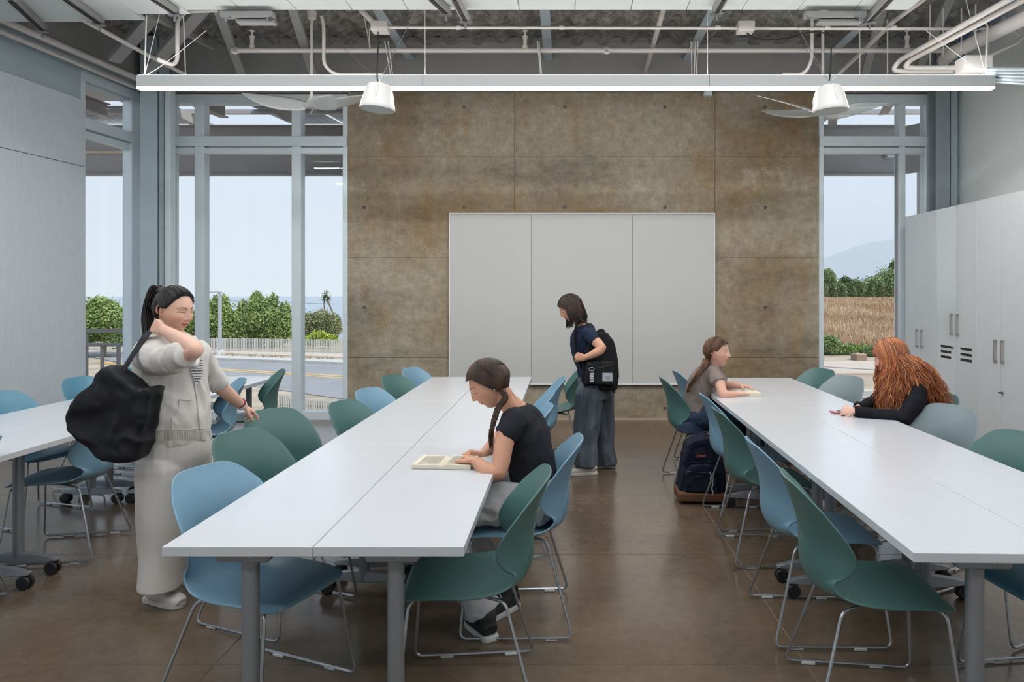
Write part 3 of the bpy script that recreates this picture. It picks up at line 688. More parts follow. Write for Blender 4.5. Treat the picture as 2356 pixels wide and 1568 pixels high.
wire([e1, P(2272, 60, 6.1), P(2262, 40, 6.1)], .007, 'lamp feed cable at the right end'); wire([e1, P(2222, 0, 5.9)], .004, 'lamp suspension cable slanting at the right end'); wire([e1, P(2130, 70, 6.1)], .003, 'thin cable to the left of the lamp right end')
for u, l in ((978, 'thin lamp suspension wire left of the middle'), (1628, 'thin lamp suspension wire right of the middle')): wire([P(u, 173, 6.1), P(u, 20, 6.1)], .0025, l)
for i, (u0, v0, u1, v1) in enumerate([(838, 40, 852, 110), (850, 65, 850, 112), (885, 95, 898, 170), (893, 95, 903, 170), (1236, 95, 1244, 170), (1240, 95, 1246, 170), (1590, 95, 1592, 170), (1600, 95, 1597, 170), (1606, 95, 1602, 170)]):
    wire([P(u0, v0, 7.35), P(u1, v1, 7.35)], .006, 'thin white drop wire behind the sprinkler pipe', group='drop wires behind the sprinkler pipe')
# unseen fill lamps, added out of frame to brighten the room
for i, (yy, l) in enumerate(((4.4, 'added fill lamp over the near half of the tables'), (2.2, 'added fill lamp over the near table ends'), (-.8, 'added fill lamp behind the camera'))):
    linear_lamp(-4.6, 3.9, yy, 3.82, l, M_fill, [])
# ------------------------------------------------------------------ hanging loudspeakers
M_spk = mat('matt white plastic', (.62, .60, .58), .45); M_grille = mat('speaker grille', (.60, .66, .66), .6)
def speaker(u, vb, y, label):
    c = P(u, vb, y); t = empty('pendant_loudspeaker', c, label=label, cat='loudspeaker', group='hanging dome loudspeakers')
    t.rotation_euler = (R(0), 0, 0); rot = Matrix.Rotation(R(5), 4, 'Y') if u < 1300 else Matrix.Rotation(R(-3), 4, 'Y')
    pr = [(.02, .200), (.06, .200), (.082, .193), (.094, .175), (.107, .14), (.118, .085), (.132, .035), (.136, .008), (.132, .0), (.126, .002)]
    MB().lathe(pr, 40, rot).build('housing', M_spk, t, smooth=True)
    MB().lathe([(.001, .004), (.127, .004), (.128, -.001), (.001, -.003)], 40, rot).build('grille', M_grille, t, smooth=True)
    for k in range(3):
        a = 2.1*k+.6; b = Vector((math.cos(a), math.sin(a), 0)); rib = MB()
        pts = [rot @ Vector((b.x*r, b.y*r, z)) for r, z in ((.078, .196), (.092, .170), (.105, .13), (.118, .09), (.126, .055))]
        rib.tube(pts, [.004, .012, .014, .012, .003], 8).build('rib', M_spk, t, smooth=True)
    top = rot @ Vector((0, 0, .205))
    MB().tube([top, top+Vector((0, 0, .03))], .008, 8).build('hook', M_chrome, t, smooth=True)
    return c+top
t1 = speaker(868, 252, 5.55, 'left white dome loudspeaker hanging in front of the long lamp')
t2 = speaker(1911, 256, 5.55, 'right white dome loudspeaker hanging in front of the long lamp')
G = 'speaker wires'
wire(catmull([t1+Vector((0, 0, .02)), P(868, 178, 5.6), P(870, 110, 5.9), P(872, 92, 6.2), P(870, 74, 6.55)]), .006, 'black speaker cable dropping from the left junction box', M_cblack, 'cable')
wire(catmull([t2+Vector((0, 0, .02)), P(1911, 150, 5.6), P(1911, 100, 5.7), P(1895, 76, 5.9), P(1860, 75, 6.1), P(1800, 90, 6.4), P(1745, 90, 6.5), P(1718, 76, 6.55)]), .006, 'black speaker cable looping from the right junction box', M_cblack, 'cable')
for t_, tg in ((t1, [(775, 95, 6.6), (960, 20, 6.0)]), (t2, [(1812, 22, 6.0), (2045, 62, 6.5), (1845, 100, 6.8)])):
    for i, (u, v, y) in enumerate(tg): wire([t_+Vector((0, 0, .02)), P(u, v, y)], .0018, f'thin steel guy wire of the {"left" if t_ is t1 else "right"} loudspeaker, {["first", "second", "third"][i]}', M_legm)
# ------------------------------------------------------------------ ceiling fans
def fan(u, v, y, angs, label, topv=22):
    c = P(u, v, y); t = empty('ceiling_fan', c, label=label, cat='fan', group='ceiling fans with three clear blades')
    zt = 4.42-c.z
    MB().tube([(0, 0, .06), (0, 0, zt)], .015, 12).build('rod', M_pipe, t, smooth=True)
    MB().lathe([(.015, .12), (.022, .10), (.030, .06), (.045, .03), (.085, .012), (.09, .0), (.06, -.02), (.001, -.025)], 28).build('hub', M_pipe, t, smooth=True)
    MB().lathe([(.015, zt-.09), (.045, zt-.07), (.055, zt), (.001, zt)], 20).build('canopy', M_pipe, t, smooth=True)
    for a in angs:
        Mx = Matrix.Rotation(R(17 if u < 1300 else 4), 4, 'X') @ Matrix.Rotation(R(a), 4, 'Z'); V = []; n = 22; k = 6
        for i in range(n+1):
            s = i/n; x = .04+.72*s; w = .045+.12*math.sin(math.pi*min(1, s*1.25)**.8)*(1-.45*s) if s < .8 else (.045+.12*math.sin(math.pi*1.0)*(1-.45*s))
            w = (.05+.085*math.sin(math.pi*s**.75)) * (1-s**6)+.004; off = .05*math.sin(math.pi*s)
            for j in range(k+1):
                q = j/k-.5; V.append(Mx @ Vector((x, q*2*w*.9+off, -.01+.13*s**1.3 - q*w*.9*(1-.4*s)-.02*(1-4*q*q)*0)))
        fc = [(i*(k+1)+j, i*(k+1)+j+1, (i+1)*(k+1)+j+1, (i+1)*(k+1)+j) for i in range(n) for j in range(k)]
        me = bpy.data.meshes.new('blade'); me.from_pydata([tuple(p) for p in V], [], fc); bm = bmesh.new(); bm.from_mesh(me)
        bmesh.ops.solidify(bm, geom=list(bm.faces), thickness=.006); bmesh.ops.recalc_face_normals(bm, faces=bm.faces); bm.to_mesh(me); bm.free()
        me.materials.append(M_clear); me.polygons.foreach_set('use_smooth', [True]*len(me.polygons))
        o = bpy.data.objects.new('blade', me); COL.objects.link(o); o.parent = t
fan(717, 243, 7.3, (172, 20, -58), 'left ceiling fan with clear blades beside the left window')
fan(1893, 258, 7.3, (12, 196, 128), 'right ceiling fan partly hidden by the right loudspeaker')
# exit / sensor box on the concrete wall top
q = P(1628, 217, 8.6); tag(MB().box(q.x-.05, q.x+.05, 8.57, 8.668, q.z-.02, q.z+.03).build('wall_sensor', M_frame, bevel=.004), 'small grey box at the top edge of the concrete wall', 'sensor')
tag(MB().box(-5.80, -5.70, 7.66, 7.74, 3.36, 3.50).build('motor_cover', M_steel, bevel=.006), 'grey end cap at the transom of the left window', 'cap')
# ------------------------------------------------------------------ figures: helpers
from mathutils.bvhtree import BVHTree
V3 = Vector
class Blob(MB):
    def cap(s, p, q, r1, r2, n=14, flat_end=False):
        p = V3(p); q = V3(q); s.tube([p, q], [r1, r2], n)
        s.ball(p, r1, n, 8)
        if not flat_end: s.ball(q, r2, n, 8)
        return s
    def chain(s, pts, rad, n=14, flat_end=False, sub=0):
        pts = [V3(p) for p in pts]
        if sub:
            k = catmull(pts, sub); rr = list(np.interp(np.linspace(0, len(pts)-1, len(k)), range(len(pts)), rad)); pts, rad = k, rr
        for i in range(len(pts)-1): s.cap(pts[i], pts[i+1], rad[i], rad[i+1], n, flat_end and i == len(pts)-2)
        return s
    def torso(s, secs, right, n=28, sub=4, ex=2.4):
        """secs: (centre, half width, half depth)"""
        cs = catmull([x[0] for x in secs], sub); m = len(cs); t = np.linspace(0, len(secs)-1, m)
        hw = np.interp(t, range(len(secs)), [x[1] for x in secs]); hd = np.interp(t, range(len(secs)), [x[2] for x in secs]); V = []
        right = V3(right).normalized()
        for i, c in enumerate(cs):
            tg = (cs[min(i+1, m-1)]-cs[max(i-1, 0)]).normalized(); r = (right-tg*right.dot(tg)).normalized(); f = tg.cross(r)
            for j in range(n):
                a = 2*math.pi*j/n; ca, sa = math.cos(a), math.sin(a)
                x = math.copysign(abs(ca)**(2/ex), ca); y = math.copysign(abs(sa)**(2/ex), sa); V.append(c+r*(hw[i]*x)+f*(hd[i]*y))
        Fc = [(i*n+j, i*n+(j+1) % n, (i+1)*n+(j+1) % n, (i+1)*n+j) for i in range(m-1) for j in range(n)] + [tuple(range(n-1, -1, -1)), tuple((m-1)*n+j for j in range(n))]
        return s.add(V, Fc)
    def remesh(s, voxel=.005, smooth=3):
        me = bpy.data.meshes.new('tmp'); me.from_pydata(s.v, [], s.f); bm = bmesh.new(); bm.from_mesh(me); bmesh.ops.recalc_face_normals(bm, faces=bm.faces); bm.to_mesh(me); bm.free()
        o = bpy.data.objects.new('tmp', me); COL.objects.link(o)
        md = o.modifiers.new('r', 'REMESH'); md.mode = 'VOXEL'; md.voxel_size = voxel
        if smooth: ms = o.modifiers.new('s', 'SMOOTH'); ms.factor = .5; ms.iterations = smooth
        dg = bpy.context.evaluated_depsgraph_get(); ev = o.evaluated_get(dg); m2 = ev.to_mesh()
        co = np.empty(len(m2.vertices)*3); m2.vertices.foreach_get('co', co); Fc = [tuple(p.vertices) for p in m2.polygons]; nr = np.empty(len(m2.vertices)*3); m2.vertex_normals.foreach_get('vector', nr)
        ev.to_mesh_clear(); bpy.data.objects.remove(o); bpy.data.meshes.remove(me)
        return co.reshape(-1, 3), Fc, nr.reshape(-1, 3)
def folds(V, Nn, amp, fr, st=(1, 1, 1), seed=0.):
    out = V.copy()
    for i in range(len(V)):
        p = V[i]; q = Vector((p[0]*fr*st[0]+seed, p[1]*fr*st[1], p[2]*fr*st[2]))
        w = Vector((noise.noise(q*.6+Vector((9, 0, 0))), noise.noise(q*.6+Vector((0, 7, 0))), 0))*1.2
        a = noise.noise(q+w); out[i] += Nn[i]*amp*(1-2.2*abs(a)+.5*noise.noise(q*2.1))
    return out
def wloc(o):
    v = V3((0, 0, 0))
    while o is not None: v = v+o.location; o = o.parent
    return v
def garment(name, blob, m, parent, voxel=.006, smooth=4, fold=None):
    V, Fc, Nn = blob.remesh(voxel, smooth)
    if fold: V = folds(V, Nn, *fold)
    o = raw(name, V-np.array(parent.location) if parent else V, Fc, m, parent)
    o.data['np'] = 0
    return o, BVHTree.FromPolygons([tuple(v) for v in V], Fc)
def onsurf(bvh, u, v, off=.003, y=4.0):
    o = Vector((0, 0, CH)); d = (P(u, v, y)-o).normalized(); h = bvh.ray_cast(o, d)
    if h[0] is None: h = bvh.find_nearest(P(u, v, y)); return h[0]
    n = h[1] if h[1].dot(d) < 0 else -h[1]
    return h[0]+n*off
def patch(name, bvh, rows, m, parent, off=.004, nc=8, nr=12, y=4.0, uvz=None):
    vv = [r[0] for r in rows]; V = []
    for i in range(nr+1):
        v = vv[0]+(vv[-1]-vv[0])*i/nr; a = np.interp(v, vv, [r[1] for r in rows]); b = np.interp(v, vv, [r[2] for r in rows])
        for j in range(nc+1): V.append(onsurf(bvh, a+(b-a)*j/nc, v, off, y)-wloc(parent))
    Fc = [(i*(nc+1)+j, i*(nc+1)+j+1, (i+1)*(nc+1)+j+1, (i+1)*(nc+1)+j) for i in range(nr) for j in range(nc)]
    return raw(name, V, Fc, m, parent)
def line_on(name, bvh, px, r, m, parent, off=.002, n=10, y=4.0, flat=None):
    pts = []
    for i in range(len(px)-1):
        for k in range(n): t = k/n; pts.append(onsurf(bvh, px[i][0]*(1-t)+px[i+1][0]*t, px[i][1]*(1-t)+px[i+1][1]*t, off, y))
    pts.append(onsurf(bvh, px[-1][0], px[-1][1], off, y))
    return MB().tube([p-wloc(parent) for p in pts], r, 6).build(name, m, parent, smooth=True)
# ---- heads
def HP(d, feat=None):
    d = np.asarray(d, float); dx, dy, dz = d[:, 0], d[:, 1], d[:, 2]
    x = .094*dx; y = .074*dy; z = .112*np.sign(dz)*np.abs(dz)**.94+.004
    k = np.clip((-.005-z)/.10, 0, 1)
    y = y*(1-.47*k**1.25); x = np.where(x < 0, x*(1-.60*k), x*(1-.04*k)+.004*k); x = np.where((x < 0) & (z > 0), x*1.06, x)
    if feat is not None:
        fr = np.clip(dx*3, 0, 1); sm, full = feat
        def G(y0, z0, sy, sz): return np.exp(-((np.abs(y)-y0)/sy)**2-((z-z0)/sz)**2)
        zz = z; A = np.interp(zz, [-.040, -.033, -.027, -.020, .002, .018, .030], [0, .002, .0165, .0185, .0105, .0035, 0]); wn = np.interp(zz, [-.03, -.02, .01, .03], [.0105, .0095, .0065, .009])
        add = .0035*G(0, .034, .05, .014)-.0075*G(.031, .010, .017, .012)+.0045*G(.031, .0085, .0125, .0075)+A*np.exp(-(y/wn)**2)+.0055*G(.0125, -.026, .0055, .0055)
        zc = -.0515+sm*(y/.02)**2*.0035
        add += .0055*np.exp(-(y/.019)**4-((z-zc-.0055)/.0045)**2)+.0062*np.exp(-(y/.017)**4-((z-zc+.0065)/.005)**2)-.0030*np.exp(-(y/.022)**4-((z-zc)/.0016)**2)
        add += .0045*full*G(.040, -.022, .022, .020)+.008*G(0, -.090, .020, .014)-.003*G(0, -.071, .018, .006)+sm*.002*G(.028, -.05, .008, .01)
        x = x+add*fr
    return np.stack([x, y, z], 1)
def smooth01(a, b, t): t = np.clip((t-a)/(b-a), 0, 1); return t*t*(3-2*t)
def head_parts(skin_tone=(1, 1, 1), eyes='open', smile=.6, full=1., browdark=(.22, .17, .14)):
    nu, nv = 230, 190; u = np.linspace(0, 2*np.pi, nu, endpoint=False)-np.pi; th = u-.58*np.sin(u)*0; th = u - .0; th = np.pi*(np.abs(u)/np.pi)**1.45*np.sign(u); ph = np.linspace(.0001, np.pi-.0001, nv)
    T, Ph = np.meshgrid(th, ph); d = np.stack([np.sin(Ph)*np.cos(T), np.sin(Ph)*np.sin(T), np.cos(Ph)], -1).reshape(-1, 3); V = HP(d, (smile, full))
    Fc = [(i*nu+j, (i+1)*nu+j, (i+1)*nu+(j+1) % nu, i*nu+(j+1) % nu) for i in range(nv-1) for j in range(nu)]
    y, z = V[:, 1], V[:, 2]; front = (V[:, 0] > .03); col = np.ones((len(V), 3))
    def blend(m, c): col[:] = col*(1-m[:, None])+np.array(c)*m[:, None]
    ay = np.abs(y)
    blend(.5*np.exp(-((ay-.040)/.018)**2-((z+.022)/.016)**2)*front, (1.05, .72, .68))
    zc = -.0515+smile*(y/.02)**2*.0035; hw = .022
    lip = (ay < hw)*front*smooth01(0, .002, .0105*np.sqrt(np.clip(1-(ay/hw)**2, 0, 1))-np.abs(z-zc+.0005)); blend(.85*lip, (.86, .42, .40))
    blend(.8*np.exp(-((z-zc)/.0011)**2)*(ay < hw*1.02)*front, (.35, .16, .14))
    blend(.8*np.exp(-((ay-.0075)/.0035)**2-((z+.0325)/.0018)**2)*front, (.35, .2, .17))
    yb = (ay-.031)/.019; zb = .0285+.0045*(1-yb**2)-.002*np.clip(yb, 0, 2); blend(.9*(np.abs(yb) < 1)*front*smooth01(0, .001, .0026*(1-.5*np.clip(yb, -1, 1))-np.abs(z-zb)), browdark)
    ye = (ay-.0315)/.0145
    if eyes == 'open':
        h = .0046*np.clip(1-ye**2, 0, 1); inn = (np.abs(z-.0088) < h)*(np.abs(ye) < 1)*front; blend(inn*1., (1.15, 1.75, 2.2))
        ir = ((ay-.0315)**2+(z-.0092)**2 < .0046**2)*inn; blend(ir*1., (.12, .11, .12))
        blend(.95*(np.abs(ye) < 1.05)*front*(np.abs(z-.0088-h-.0005) < .0012), (.08, .06, .06)); blend(.35*(np.abs(ye) < 1.0)*front*(np.abs(z-.0088+h+.0004) < .0008), (.4, .25, .2))
    elif eyes == 'smile':
        zl = .0085+.003*(1-ye**2); blend(.95*(np.abs(ye) < 1.1)*front*(np.abs(z-zl) < .0019), (.06, .05, .05)); blend(.4*(np.abs(ye) < 1.)*front*(np.abs(z-zl-.006) < .001), (.6, .45, .42))
    else:
        zl = .0035-.0025*(1-ye**2)+.002*ye**2; blend(.95*(np.abs(ye) < 1.1)*front*(np.abs(z-zl) < .0016), (.06, .05, .05)); blend(.4*(np.abs(ye) < 1.)*front*(np.abs(z-.0135) < .0009), (.6, .45, .42))
    # ears
    E = []; 
    m = MB()
    for s in (-1, 1):
        base = V3((-.004, s*.070, .000)); c = []
        for k in range(11):
            a = R(-60+k*28); c.append(base+V3((-.004-.013*math.cos(a)*1.0, s*(.006+.008*(.5+.5*math.cos(a))), .010+.024*math.sin(a))))
        m.tube(c, [.003]+[.0042]*9+[.003], 8); m.ball(base+V3((-.001, s*.004, .004)), (.012, .006, .022), 12, 10); m.ball(base+V3((.003, s*.004, -.018)), (.006, .004, .008), 8, 6); m.ball(base+V3((.009, s*.004, .002)), (.004, .004, .006), 8, 6)
    n0 = len(V); V = np.concatenate([V, np.array(m.v)]); Fc = Fc+[tuple(i+n0 for i in f) for f in m.f]; col = np.concatenate([col, np.tile([1.0, .82, .80], (len(m.v), 1))])
    return V, Fc, col
HL_AZ = [0, 25, 45, 60, 75, 92, 108, 140, 180]; HL_Z = [.082, .079, .064, .040, .012, .012, -.030, -.058, -.066]
def hairz(d, low=0.): return np.interp(np.degrees(np.arctan2(np.abs(d[:, 1]), d[:, 0])), HL_AZ, HL_Z)+low
def hair_cap(off=.011, nz=.002, part=None, seed=0, low=0.):
    nu, nv = 110, 90; th = np.linspace(-np.pi, np.pi, nu, endpoint=False); ph = np.linspace(.0001, np.pi-.0001, nv); T, Ph = np.meshgrid(th, ph)
    d = np.stack([np.sin(Ph)*np.cos(T), np.sin(Ph)*np.sin(T), np.cos(Ph)], -1).reshape(-1, 3); V = HP(d); zh = hairz(d, low); k = smooth01(-.006, .022, V[:, 2]-zh)
    o = -.008+(off+.008)*k
    if part is not None: o -= .004*np.exp(-(d[:, 1]/.05)**2)*(d[:, 0] > -.3)*k
    o += np.array([noise.noise(Vector((a[0]*3+seed, a[1]*14, a[2]*3)))*nz for a in d])*k
    nrm = d/np.array([.094, .074, .112])*.09; nrm /= np.linalg.norm(nrm, axis=1)[:, None]; V = V+nrm*o[:, None]
    Fc = [(i*nu+j, (i+1)*nu+j, (i+1)*nu+(j+1) % nu, i*nu+(j+1) % nu) for i in range(nv-1) for j in range(nu)]
    keep = [f for f in Fc if min(k[i] for i in f) > .02 or max(k[i] for i in f) > .15]
    return V, keep
def sl(d0, d1, t):
    d0 = V3(d0).normalized(); d1 = V3(d1).normalized(); a = d0.angle(d1, 0)
    if a < 1e-3: return d0
    return (d0*math.sin((1-t)*a)+d1*math.sin(t*a))/math.sin(a)
def skull_path(d0, d1, off, n=9):
    ds = [sl(d0, d1, k/(n-1)).normalized() for k in range(n)]; p = HP(np.array([tuple(x) for x in ds])); out = []
    for x, q in zip(ds, p):
        nn = V3((x[0]/.094, x[1]/.074, x[2]/.112)).normalized(); out.append(V3(q)+nn*off)
    return out
def bvh_of(b, voxel=.008, smooth=3):
    V, Fc, _ = b.remesh(voxel, smooth); return BVHTree.FromPolygons([tuple(v) for v in V], Fc)
def frame(c, fwd, up=(0, 0, 1)):
    f = V3(fwd).normalized(); u = V3(up); l = u.cross(f).normalized(); u = f.cross(l)
    return Matrix(((f.x, l.x, u.x, c[0]), (f.y, l.y, u.y, c[1]), (f.z, l.z, u.z, c[2]), (0, 0, 0, 1)))
def hand(b, w, fd, pn, side, curl=(.25, .35, .25), sc=.92, thumb=(.6, .75, .35), curls=None, spread=.07):
    """b blob; w wrist; fd finger direction; pn palm normal; side +1/-1: thumb towards side*(fd x pn)"""
    f = V3(fd).normalized(); n = V3(pn); n = (n-f*n.dot(f)).normalized(); s = f.cross(n)*side; w = V3(w)
    secs = [(w-f*.02*sc, .025*sc, .019*sc), (w+f*.018*sc, .028*sc, .017*sc), (w+f*.05*sc, .038*sc, .015*sc), (w+f*.082*sc, .039*sc, .0125*sc)]
    b.torso(secs, s, 16, 3, 2.6)
    for i, (o, L_, r) in enumerate(((.029, .068, .0085), (.0098, .077, .0088), (-.0098, .071, .0085), (-.0285, .056, .0075))):
        cu = curls[i] if curls else curl; d = (f+s*(o/.03)*spread).normalized(); p = w+f*(.078-.006*abs(i-1))*sc+s*o*sc; a = 0; pts = [p-d*.02*sc, p]
        for q, (fr, ca) in enumerate(zip((.46, .30, .24), cu)):
            a += ca; p = p+(d*math.cos(a)+n*math.sin(a))*(L_*fr*sc); pts.append(p)
        b.chain(pts, [r*sc*1.05, r*sc*1.05, r*sc, r*sc*.92, r*sc*.78], 10)
    d = (f*thumb[0]+s*thumb[1]+n*thumb[2]).normalized(); p = w+f*.022*sc+s*.022*sc; d2 = (d*.8+f*.5).normalized()
    b.chain([p, p+d*.040*sc, p+d*.040*sc+d2*.030*sc, p+d*.040*sc+d2*.030*sc+(d2+n*.3).normalized()*.022*sc], [.015*sc, .0115*sc, .0105*sc, .008*sc], 10)
def skin_object(parent, blobs, head=None, HM=None, m=None):
    VV = []; FF = []; CC = []; n = 0
    for b, vox, sm in blobs:
        V, Fc, _ = b.remesh(vox, sm); VV.append(V); FF += [tuple(i+n for i in f) for f in Fc]; CC.append(np.ones((len(V), 3))); n += len(V)
    if head:
        V, Fc, c = head; H = np.array(HM); V = V@H[:3, :3].T+H[:3, 3]; VV.append(V); FF += [tuple(i+n for i in f) for f in Fc]; CC.append(c); n += len(V)
    V = np.concatenate(VV)-np.array(parent.location); C = np.concatenate(CC); o = raw('body', V, FF, m, parent)
    at = o.data.attributes.new('feat', 'FLOAT_COLOR', 'POINT'); at.data.foreach_set('color', np.concatenate([C, np.ones((len(C), 1))], 1).ravel().astype(np.float32))
    return o
def hair_object(name, parent, m, HM, caps, tubes, worldtubes=()):
    """caps (V,F) and tubes (pts, radii) in head space; worldtubes in world space"""
    mb = MB(); L = parent.location
    for V, Fc in caps: mb.add([HM @ V3(p)-L for p in V], Fc)
    for p, r in tubes: mb.tube([HM @ V3(q)-L for q in p], r, 5)
    for p, r in worldtubes: mb.tube([V3(q)-L for q in p], r, 5)
    me = bpy.data.meshes.new(name); me.from_pydata(mb.v, [], mb.f); me.materials.append(m); me.polygons.foreach_set('use_smooth', [True]*len(me.polygons))
    o = bpy.data.objects.new(name, me); COL.objects.link(o); o.parent = parent; return o
def pulled(g, n=150, off=(.010, .014), seed=1, low=0., az=(0, 180), r=.0022):
    rr = random.Random(seed); out = []
    for k in range(n):
        a = math.radians(rr.uniform(*az))*(1 if k % 2 else -1); zz = float(np.interp(math.degrees(abs(a)), HL_AZ, HL_Z))+low+rr.uniform(.002, .012); el_ = math.asin(max(-.95, min(.95, (zz-.004)/.112)))
        d0 = (math.cos(a)*math.cos(el_), math.sin(a)*math.cos(el_), math.sin(el_)); gg = g if not callable(g) else g(a)
        p = skull_path(d0, (gg[0]+rr.uniform(-.05, .05), gg[1]+rr.uniform(-.05, .05), gg[2]+rr.uniform(-.05, .05)), rr.uniform(*off), 10)
        out.append((p, [.0006]+[r*rr.uniform(.7, 1.2)]*8+[.001]))
    return out
def braid(pts, r0, r1, n=None, turns=7):
    P_ = catmull(pts, 10); out = []; m = len(P_)
    for s in range(3):
        q = []; rad = []
        for i, p in enumerate(P_):
            t = i/(m-1); d = (P_[min(i+1, m-1)]-P_[max(i-1, 0)]).normalized(); a = d.cross(V3((.3, 1, .1))).normalized(); b = d.cross(a); r = r0+(r1-r0)*t; ph = 2*math.pi*(turns*t+s/3)
            q.append(p+a*(r*.75*math.sin(ph))+b*(r*.4*math.sin(2*ph))); rad.append(r*.66*(1-.12*math.cos(2*ph)))
        out.append((q, rad))
    return out
def shoe(name, toe_px, c, fwd, m, ms, parent, L_=.25, w=.092, h=.075):
    T = frame(c, fwd); b = Blob(); secs = [(T @ V3((-L_*.42, 0, .045)), w*.36, .028), (T @ V3((-L_*.30, 0, .055)), w*.42, .045), (T @ V3((-L_*.05, 0, .05)), w*.44, .040), (T @ V3((L_*.18, 0, .040)), w*.48, .030), (T @ V3((L_*.38, 0, .034)), w*.46, .024), (T @ V3((L_*.50, 0, .030)), w*.30, .016)]
    lft = T.to_3x3() @ V3((0, 1, 0)); b.torso(secs, lft, 20, 3, 2.4); b.cap(T @ V3((-L_*.25, 0, .06)), T @ V3((-L_*.27, 0, .10)), .040, .042)
    V, Fc, _ = b.remesh(.005, 3); V[:, 2] = np.maximum(V[:, 2], .018); o = raw(name, V-np.array(parent.location), Fc, m, parent)
    s = Blob(); pr = [(-.47, .30), (-.42, .42), (-.2, .44), (.1, .50), (.3, .52), (.44, .42), (.51, .15)]
    poly = [(L_*a, w*bb) for a, bb in pr]+[(L_*a, -w*bb) for a, bb in reversed(pr)]
    sm = MB().prism(poly, .026, Matrix.Translation(-parent.location) @ T @ Matrix.Translation((0, 0, .0))).build('sole', ms, o, bevel=.005, seg=2)
    lc = MB()
    for k in range(4):
        x = L_*(.02+.055*k); zt = .088-.007*k; lc.tube([T @ V3((x-.01, -.02, zt))-parent.location, T @ V3((x, 0, zt+.006))-parent.location, T @ V3((x+.01, .02, zt))-parent.location], .003, 5)
    lc.build('laces', ms, o, smooth=True)
    return o
def skin(n, c): return mat(n, c, .48, sub=.15, attr='feat', spec=.4, bump=.05, bscale=300)
def hairmat(n, c, c2, vs=18, st=(1, 1, .15)): return mat(n, c, .46, col2=c2, vscale=vs, stretch=st, spec=.3)
def cloth(n, c, var=.05, bs=700, rough=.9, col2=None, vs=8): return mat(n, c, rough, var=var, vscale=vs, bump=.15, bscale=bs, spec=.2, col2=col2)
